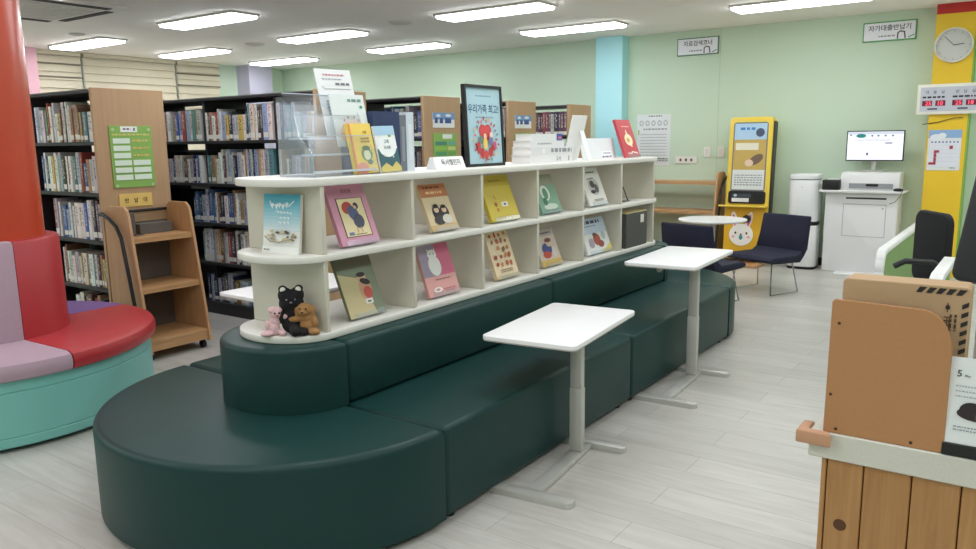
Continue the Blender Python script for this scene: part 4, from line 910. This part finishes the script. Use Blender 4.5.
# ------------------------------------------------------------------ self checkout desk
t = thing('checkout_desk', 'white self checkout desk with a scanner bed under a monitor', 'desk', (-1.55, 9.2, 0))
dw = mat('white_desk_panel', (226, 226, 226), .4, var=.008)
B().prism(rrect(.72, .88, .03, 4, 0, .44), 0, .36, dw, .008, 2, True, True, X=Matrix(((1, 0, 0, 0), (0, 0, 1, .0), (0, 1, 0, 0.004), (0, 0, 0, 1)))).obj('body', t)
a = Art(); dg = (168, 168, 168)
a.line([(-.17, .41), (-.17, .76), (.25, .76), (.25, .41), (-.17, .41)], .006, dg); a.rect(-.15, .815, .25, .835, (60, 60, 62)); a.ell(.22, .72, .007, .007, (80, 80, 84)); o = a.done('door_outline', t); o.matrix_local = frame((0, 0, 0), (1, 0, 0), (0, 0, 1))
B().prism(rrect(.84, .46, .03, 4, 0, .16), .886, .91, dw, .004, 2, True, True).obj('desktop', t)
sb = B(); sb.prism([(0, 0), (.30, 0), (.30, .19), (.04, .19), (.0, .12)], -.22, .36, dw, .012, 2, True, True, X=Matrix(((0, 0, 1, 0), (1, 0, 0, .02), (0, 1, 0, .9105), (0, 0, 0, 1)))); sb.obj('scanner_bed', t)
B().box(-.13, .30, .008, .0195, .93, .985, mat('scanner_slot', (150, 152, 158), .4)).box(.04, .16, .004, .0079, .955, .98, M['black']).obj('scanner_slot', t)
B().box(-.2, .23, -.22, -.002, 0, .02, dw, .004).obj('base_plate', t)
t = thing('receipt_printer', 'black receipt printer on the left end of the checkout desk', 'printer', (-1.855, 9.20, .9105))
B().box(-.09, .09, -.04, .12, 0, .11, M['black'], .012, 3).obj('case', t); B().box(-.05, .07, .02, .1, .1105, .118, mat('white_card', (238, 238, 238), .5)).obj('paper_slip', t)
t = thing('mouse', 'black mouse on the right end of the checkout desk', 'mouse', (-1.19, 9.16, .9105)); B().ball((0, 0, .014), (.05, .03, .02), M['black']).obj('shell', t)
B().tube([(.03, 0, .012), (.05, -.1, .005), (.05, -.19, -.03), (.0, -.2, -.1), (-.05, -.16, -.12)], .004, M['steelgrey'], 6).obj('cable', t)
t = thing('monitor', 'wide monitor showing a white library page on the checkout desk', 'monitor', (-1.475, 9.36, 1.1055))
B().box(-.12, .12, -.07, .09, 0, .012, M['silver'], .003).obj('stand_foot', t); B().box(-.025, .025, .02, .04, .012, .16, M['silver'], .003).obj('stand_neck', t)
B().box(-.285, .285, .0, .028, .115, .44, M['black'], .004).obj('housing', t)
a = Art(.0005); W_ = glow_ink((238, 242, 250), .95); a.rect(-.274, .127, .274, .43, W_); a.rect(-.274, .40, .274, .43, glow_ink((206, 214, 226), .9)); a.rect(-.25, .385, -.235, .4, glow_ink((40, 90, 60), .7)); a.ell(-.14, .385, .05, .022, glow_ink((60, 140, 140), .8))
for x in (-.03, .03, .1, .17): a.ell(x, .385, .012, .01, glow_ink((120, 140, 170), .8))
a.rect(.1, .30, .17, .312, glow_ink((110, 120, 140), .8)); a.ell(-.07, .19, .01, .016, glow_ink((90, 80, 110), .7)); a.small(-.2, .15, .34, .006, glow_ink((190, 196, 206), .9), 2, seed=111)
o = a.done('screen', t); o.matrix_local = frame((0, 0, 0), (1, 0, 0), (0, 0, 1))

# ------------------------------------------------------------------ wall signs
def wall_sign(name, label, cat, x0, x1, z0, z1, th, body, art, y=YB, tilt=0.0, group=None, part='lettering'):
    t = thing(name, label, cat, X=frame((x0, y - th - .0005, z0), (1, 0, 0), (0, 0, 1)) @ Matrix.Rotation(tilt, 4, 'Z'), group=group)
    B().box(0, x1 - x0, 0, z1 - z0, -th, 0, body, min(.002, th / 3), 1).obj('board', t)
    if art: a = Art(); art(a, x1 - x0, z1 - z0); a.done(part, t.children[0])
    return t
def corner_sign(txt, gcol):
    def f(a, w_, h):
        a.rect(.012, .012, w_ - .012, h - .012, (234, 234, 242)); a.text(txt, w_ * .5, h * .68, h * .3, (84, 82, 96), w_ * .84)
        a.small(w_ * .3, w_ * .62, h * .22, h * .07, (140, 138, 150), 1, seed=121)
        a.line([(w_ * .66, h * .1), (w_ * .66, h * .36), (w_ * .7, h * .46), (w_ * .78, h * .42), (w_ * .8, h * .1)], .014, (90, 88, 98)); a.line([(w_ * .86, h * .12), (w_ * .96, h * .24)], .01, gcol)
    return f
gfr = mat('green_sign_frame', (96, 132, 106), .5)
wall_sign('corner_sign', 'white search corner sign with a grey green frame, above the light switches', 'sign', -3.83, -3.305, 2.50, 2.71, .02, gfr, corner_sign('자료검색코너', (96, 132, 106)), group='white hanging signs on the green wall')
gfr2 = mat('bright_green_sign_frame', (88, 160, 96), .5)
wall_sign('corner_sign', 'white self checkout sign with a green frame, above the checkout monitor', 'sign', -1.705, -1.185, 2.495, 2.70, .02, gfr2, corner_sign('자가대출반납기', (88, 160, 96)), group='white hanging signs on the green wall')
def a_notice(a, w_, h):
    a.small(w_ * .35, w_ * .75, h * .955, .016, (120, 124, 126), 1, seed=131)
    for i in range(5): a.ell(w_ * (.14 + .18 * i), h * .83, .03, .036, (176, 180, 182)); a.ell(w_ * (.14 + .18 * i), h * .83, .016, .022, (222, 224, 224))
    a.small(w_ * .2, w_ * .9, h * .70, .016, (140, 144, 146), 1, seed=132); a.small(w_ * .12, w_ * .9, h * .6, .009, (160, 164, 166), 9, 4.2, seed=133); a.rect(w_ * .04, h * .6, w_ * .08, h * .7, (170, 180, 90)); a.small(w_ * .25, w_ * .95, h * .12, .014, (140, 144, 146), 2, seed=134)
wall_sign('wall_notice', 'white paper notice with small print on the green wall right of the red book', 'poster', -4.36, -3.90, 1.15, 1.80, .004, mat('white_paper', (226, 228, 230), .6), a_notice, part='printing')
def a_outlet(a, w_, h):
    for i in range(3): a.ell(w_ * (.25 + .25 * i), h * .5, .016, .02, (84, 84, 86))
wall_sign('wall_outlet', 'wide white wall plate with three dark sockets right of the paper notice', 'outlet', -3.82, -3.535, 1.175, 1.265, .014, M['white'], a_outlet, part='sockets')
def a_switch(a, w_, h): a.rect(w_ * .2, h * .15, w_ * .8, h * .85, (220, 220, 216))
wall_sign('light_switch', 'white light switch left of the wall seam', 'switch', -3.45, -3.365, 1.255, 1.38, .014, M['white'], a_switch, group='light switches', part='rocker')
wall_sign('light_switch', 'white light switch at the wall seam, nearer the yellow machine', 'switch', -3.275, -3.195, 1.255, 1.38, .014, M['white'], a_switch, group='light switches', part='rocker')
def a_out2(a, w_, h): a.ell(w_ * .5, h * .5, .02, .02, (150, 150, 150))
wall_sign('wall_outlet', 'small white outlet on the wall between purifier and checkout desk', 'outlet', -2.0, -1.93, .35, .47, .014, M['white'], a_out2, part='sockets')
# clock
t = thing('wall_clock', 'round white wall clock on the yellow pillar', 'clock', X=frame((-.815, 9.3985, 2.385), (1, 0, 0), (0, 0, 1)))
B().lathe([(.155, -.0), (.16, .0), (.172, .005), (.172, .03), (.163, .036), (.157, .03), (.155, 0)], mat('clock_rim', (226, 224, 218), .35), n=48).obj('rim', t)
B().lathe([(0, .004), (.156, .004), (.156, .001), (0, .001)], mat('clock_face', (206, 206, 202), .5), n=48).obj('face', t)
a = Art(.0045)
for i in range(12): q = PI / 6 * i; a.line([(.13 * math.cos(q), .13 * math.sin(q)), (.145 * math.cos(q), .145 * math.sin(q))], .005, (150, 150, 150))
a.done('hour_marks', t)
a = Art(.008); a.line([(0, 0), (.085, .012)], .008, (70, 70, 74)); a.done('hour_hand', t)
a = Art(.009); a.line([(0, 0), (-.085, .09)], .006, (90, 90, 94)); a.done('minute_hand', t)
# LED counter sign
t = thing('led_sign', 'white framed electronic sign with red digits on the yellow pillar', 'sign', X=frame((-1.105, 9.365, 1.70), (1, 0, 0), (0, 0, 1)))
LW, LH = .60, .305
B().box(0, LW, 0, LH, -.035, 0, mat('ivory_sign_frame', (236, 234, 222), .45), .004).obj('sign_frame', t)
a = Art(); a.rect(.03, .03, LW - .03, LH - .03, (198, 200, 212))
for cx, s in ((.16, '대출실'), (.43, '반납실')):
    for i, ch in enumerate(s): a.text(ch, cx - .07 + .07 * i, .225, .034, (110, 112, 122))
    a.small(cx - .11, cx + .1, .165, .018, (46, 44, 50), 1, seed=141 + int(cx * 10))
    a.rect(cx - .11, .085, cx - .02, .14, (110, 30, 50)); a.rect(cx + .01, .085, cx + .1, .14, (120, 30, 50)); a.rect(cx - .06, .048, cx + .03, .062, (50, 40, 46))
a.done('panel_print', t)
a = Art(.004); RL = glow_ink((255, 96, 120), 1.3)
a.text('25', .16 - .055, .1125, .042, RL); a.text('10', .16 + .055, .1125, .042, RL); a.text('25', .43 - .055, .1125, .042, RL); a.text('18', .43 + .055, .1125, .042, RL); a.done('red_digits', t)
o = B().tube([(-1.04, 9.392, 1.60), (-.9, 9.39, 1.62), (-.76, 9.39, 1.66), (-.68, 9.39, 1.66)], .004, M['black'], 6).obj('sign_cable'); tag(o, 'thin dark cable across the yellow pillar below the electronic sign', 'cable')
def a_cal(a, w_, h):
    a.rect(0, h * .8, w_, h, (142, 176, 216)); a.ell(w_ * .25, h * .82, w_ * .2, h * .08, (232, 236, 242)); a.ell(w_ * .42, h * .86, w_ * .12, h * .07, (232, 236, 242)); a.rect(w_ * .06, h * .1, w_ * .94, h * .74, (228, 230, 240))
    for i in range(8): a.ell(w_ * (.12 + .11 * i), h * .7, .009, .009, (90, 110, 160))
    rd = (170, 56, 66); a.rect(w_ * .2, h * .44, w_ * .36, h * .5, rd); a.rect(w_ * .2, h * .2, w_ * .28, h * .5, rd); a.rect(w_ * .06, h * .14, w_ * .28, h * .2, rd); a.rect(w_ * .66, h * .53, w_ * .76, h * .61, rd)
    for r in range(5): a.small(w_ * .12, w_ * .9, h * (.62 - .1 * r), .003, (196, 200, 214), 1, seed=150 + r)
    a.small(w_ * .7, w_ * .86, h * .05, .01, (120, 126, 130), 1, seed=160)
wall_sign('wall_calendar', 'poster calendar with red marked days on the yellow pillar', 'calendar', -.975, -.675, 1.125, 1.54, .003, mat('white_paper', (226, 228, 230), .6), a_cal, y=9.40, part='printing')

# ------------------------------------------------------------------ staff desk corner behind the counter
wpan = mat('white_powder_coat', (232, 232, 230), .4)
def low_screen(label, x, y0, y1, zt, part):
    t = thing('low_partition', label, 'partition', (x, y0, 0), 0, 'white framed low partitions')
    pts = [(0, 0, 0.0), (0, 0, zt - .14), (0, .02, zt - .06), (0, .06, zt - .015), (0, .13, zt), (0, y1 - y0, zt)]
    b = B()
    for (xa, ya, za), (xb_, yb_, zb_) in zip(pts, pts[1:]):
        d = Vector((0, yb_ - ya, zb_ - za)); L_ = d.length; d.normalize(); nn = Vector((0, -d.z, d.y))
        b.box(-.03, .03, -.006, L_ + .006, -.02, .02, wpan, .004, 1, X=Matrix(((1, 0, 0, 0), (0, d.y, nn.y, ya), (0, d.z, nn.z, za), (0, 0, 0, 1))))
    b.obj('frame', t, 60)
    B().lathe([(0, 0), (.006, 0), (.006, .002), (0, .002)], M['black'], n=12, X=frame((.0, -.0205, zt - .2), (1, 0, 0), (0, 0, 1))).obj('bolt', t)
    B().box(-.008, .008, .03, y1 - y0, .05, zt - .02, mat('olive_green_panel', (128, 158, 96), .6)).obj('panel', t)
low_screen('white framed low partition with a green panel in front of the checkout desk', -.87, 6.05, 8.2, .675, 0)
low_screen('white framed low partition beside the black office chair', -.365, 4.25, 5.0, .80, 0)
t = thing('office_chair', 'black office chair in front of the yellow pillar', 'chair', (-.70, 5.46, 0), R_(212))
bf = M['blackfabric']
B().prism(rrect(.46, .44, .08), .48, .56, bf, .02, 3, True, True).obj('seat', t)
B().prism(rrect(.40, .46, .07), 0, .05, bf, .015, 3, True, True, X=Matrix(((0, 0, -1, -.2), (1, 0, 0, 0), (0, 1, 0, .79), (0, 0, 0, 1)))).obj('backrest', t)
B().tube([(-.21, .22, .56), (-.2, .25, .68), (-.1, .265, .74), (.06, .265, .75), (.12, .26, .72)], .018, M['black'], 10).obj('armrest', t)
B().box(-.26, -.23, -.04, .04, .46, .8, M['black'], .008).obj('back_bracket', t)
B().lathe([(0, .08), (.03, .08), (.03, .48), (0, .48)], M['black'], n=16).obj('gas_column', t)
for k in range(5):
    q = 2 * PI * k / 5; B().tube([(0, 0, .09), (.28 * math.cos(q), .28 * math.sin(q), .06)], .02, M['black'], 8).ball((.28 * math.cos(q), .28 * math.sin(q), .03), .03, M['black']).obj('base_spoke', t)

# ------------------------------------------------------------------ the counter in the foreground
CYF, CZ, CXL = 2.043, 0.748, -.43
t = thing('counter', 'pine boarded counter with a white edged top at the bottom right', 'counter', (0, 0, 0))
cw = mat('speckled_white_counter', (214, 212, 202), .5, var=.04, scale=160)
B().box(CXL, 1.6, CYF, CYF + .75, .678, CZ, cw, .003, 1).obj('countertop', t)
xs = [-.40, -.385, -.298, -.19, -.085, .02, .13, .24, .35, .46, .57, .68, .79, .9, 1.01, 1.12, 1.23, 1.34, 1.45, 1.56]
pl = B()
for x0, x1 in zip(xs, xs[1:]): pl.box(x0 + .0015, x1 - .0015, CYF + .015, CYF + .035, 0, .6775, M['pine'], .003, 1)
pl.box(-.399, 1.56, CYF + .036, CYF + .7, .0, .668, mat('counter_carcass', (120, 84, 52), .6))
pl.obj('front_boards', t)
o = B().lathe([(0, 0), (.012, 0), (.016, .0008), (0, .0016)], mat('wood_knot', (92, 56, 32), .6), n=16).obj('knot', t); o.matrix_local = frame((-.345, CYF + .0145, .50), (1, 0, 0), (0, 0, 1))
o = B().prism([(0, 0), (.085, 0), (.075, .026), (.026, .026), (.026, .085), (0, .085)], 0, .036, mat('tan_foam_rubber', (200, 152, 120), .7), .006, 3, True, True).obj('corner_guard')
o.location = (CXL - .0265, CYF - .0265, .7175); tag(o, 'tan foam corner guard on the left corner of the counter', 'corner guard')
# hardboard panel, carton, calendar
lean = R_(3)
X = frame((-.398, CYF + .006, CZ + .001), (1, 0, 0), (0.0, math.sin(lean), math.cos(lean)))
t = thing('hardboard_panel', 'brown hardboard back panel with a rounded corner standing on the counter', 'board', X=X)
pts = [(0, 0), (.27, 0), (.268, .22)] + [(.20 + .068 * math.cos(q), .24 + .10 * math.sin(q)) for q in [PI / 2 * i / 8 for i in range(9)]] + [(.006, .345), (0, .338)]
B().prism(pts, -.012, 0, M['mdf'], .001, 1, True, True).obj('panel', t, 30)
a = Art()
for x, y in ((.02, .285), (.012, .1), (.03, .012), (.2, .012)): a.ell(x, y, .004, .004, (70, 40, 26))
a.done('nail_holes', t)
lean = R_(1)
X = frame((-.385, CYF + .07, CZ + .001), (1, 0, 0), (0.0, math.sin(lean), math.cos(lean)))
t = thing('carton', 'brown cardboard carton with black slanted stripes behind the hardboard panel', 'carton', X=X)
B().prism(rrect(.28, .392, .012, 4, .14, .196), -.10, 0, M['carton'], .002, 1, True, True).obj('carton_body', t)
a = Art(); K = (38, 34, 34)
for i in range(5): x = .165 + .021 * i; a.poly([(x, .372), (x + .012, .372), (x + .024, .386), (x + .008, .386)], K)
for i in range(8): y = .345 - .022 * i; a.poly([(.264, y - .006), (.278, y + .002), (.278, y + .013), (.264, y + .005)], K)
a.text('FESTIVO', .235, .285, .014, (84, 60, 44), rot=-PI / 2); a.small(.19, .2, .3, .004, K, 1, seed=171)
a.ell(.235, .342, .005, .006, K); a.line([(.235, .352), (.235, .33)], .002, K)
o = a.done('printing', t)
a = Art()
a.small(0, .05, .0, .004, (84, 60, 44), 4, 2.4, seed=172); a.small(.0, .04, .045, .005, (84, 60, 44), 2, 2, seed=173)
o = a.done('small_print', t); o.matrix_local = Matrix.Translation((.205, .325, .0)) @ Matrix.Rotation(-PI / 2, 4, 'Z')
lean = R_(8)
X = frame((-.130, CYF + .004, CZ + .001), (1, 0, 0), (0.0, math.sin(lean), math.cos(lean)))
t = thing('desk_calendar', 'white desk calendar showing the number five with a black base', 'calendar', X=X)
B().box(0, .19, .03, .235, -.004, 0, mat('calendar_card', (232, 236, 238), .5), .0008, 1).obj('page', t)
B().box(-.003, .193, 0, .0295, -.03, .004, M['black'], .002, 1).obj('base', t)
a = Art(); a.text('5', .019, .197, .016, (80, 82, 86)); a.text('May', .036, .192, .007, (110, 112, 116))
for r in range(3): a.small(.014, .16, .166 - .012 * r, .003, (170, 176, 180), 1, 2, seed=181 + r)
a.ell(.065, .105, .045, .017, (58, 46, 46)); a.ell(.05, .112, .025, .02, (44, 36, 38)); a.ell(.075, .1, .018, .016, (88, 70, 64)); a.small(.016, .1, .07, .003, (150, 156, 160), 2, 2.4, seed=185)
a.done('printing', t)
# screen seen from the side and pale divider behind the carton
t = thing('staff_monitor', 'dark monitor seen from its side at the right edge of the photo', 'monitor', (-.178, 2.66, CZ), R_(240))
X = Matrix.Translation((0, 0, .32)) @ Matrix.Rotation(R_(-14), 4, 'Y') @ Matrix.Translation((0, 0, -.32))
o = B().prism(rrect(.50, .36, .03), -.03, .03, mat('monitor_shell', (24, 26, 30), .55), .012, 3, True, True, X=Matrix(((0, 0, 1, 0), (1, 0, 0, .25), (0, 1, 0, .50), (0, 0, 0, 1)))).obj('housing', t); o.matrix_local = X
B().box(-.03, .03, .22, .28, 0, .36, M['black'], .006).obj('stand_neck', t)
B().prism(rrect(.22, .2, .04), 0, .014, M['black'], .003, 2, X=Matrix.Translation((0, .25, 0))).obj('stand_foot', t)
o = B().box(-.095, .5, CYF + .19, CYF + .205, CZ + .001, CZ + .36, mat('pale_grey_divider', (190, 190, 194), .6), .004).obj('desk_divider'); tag(o, 'pale grey desk divider behind the carton at the right edge', 'divider')
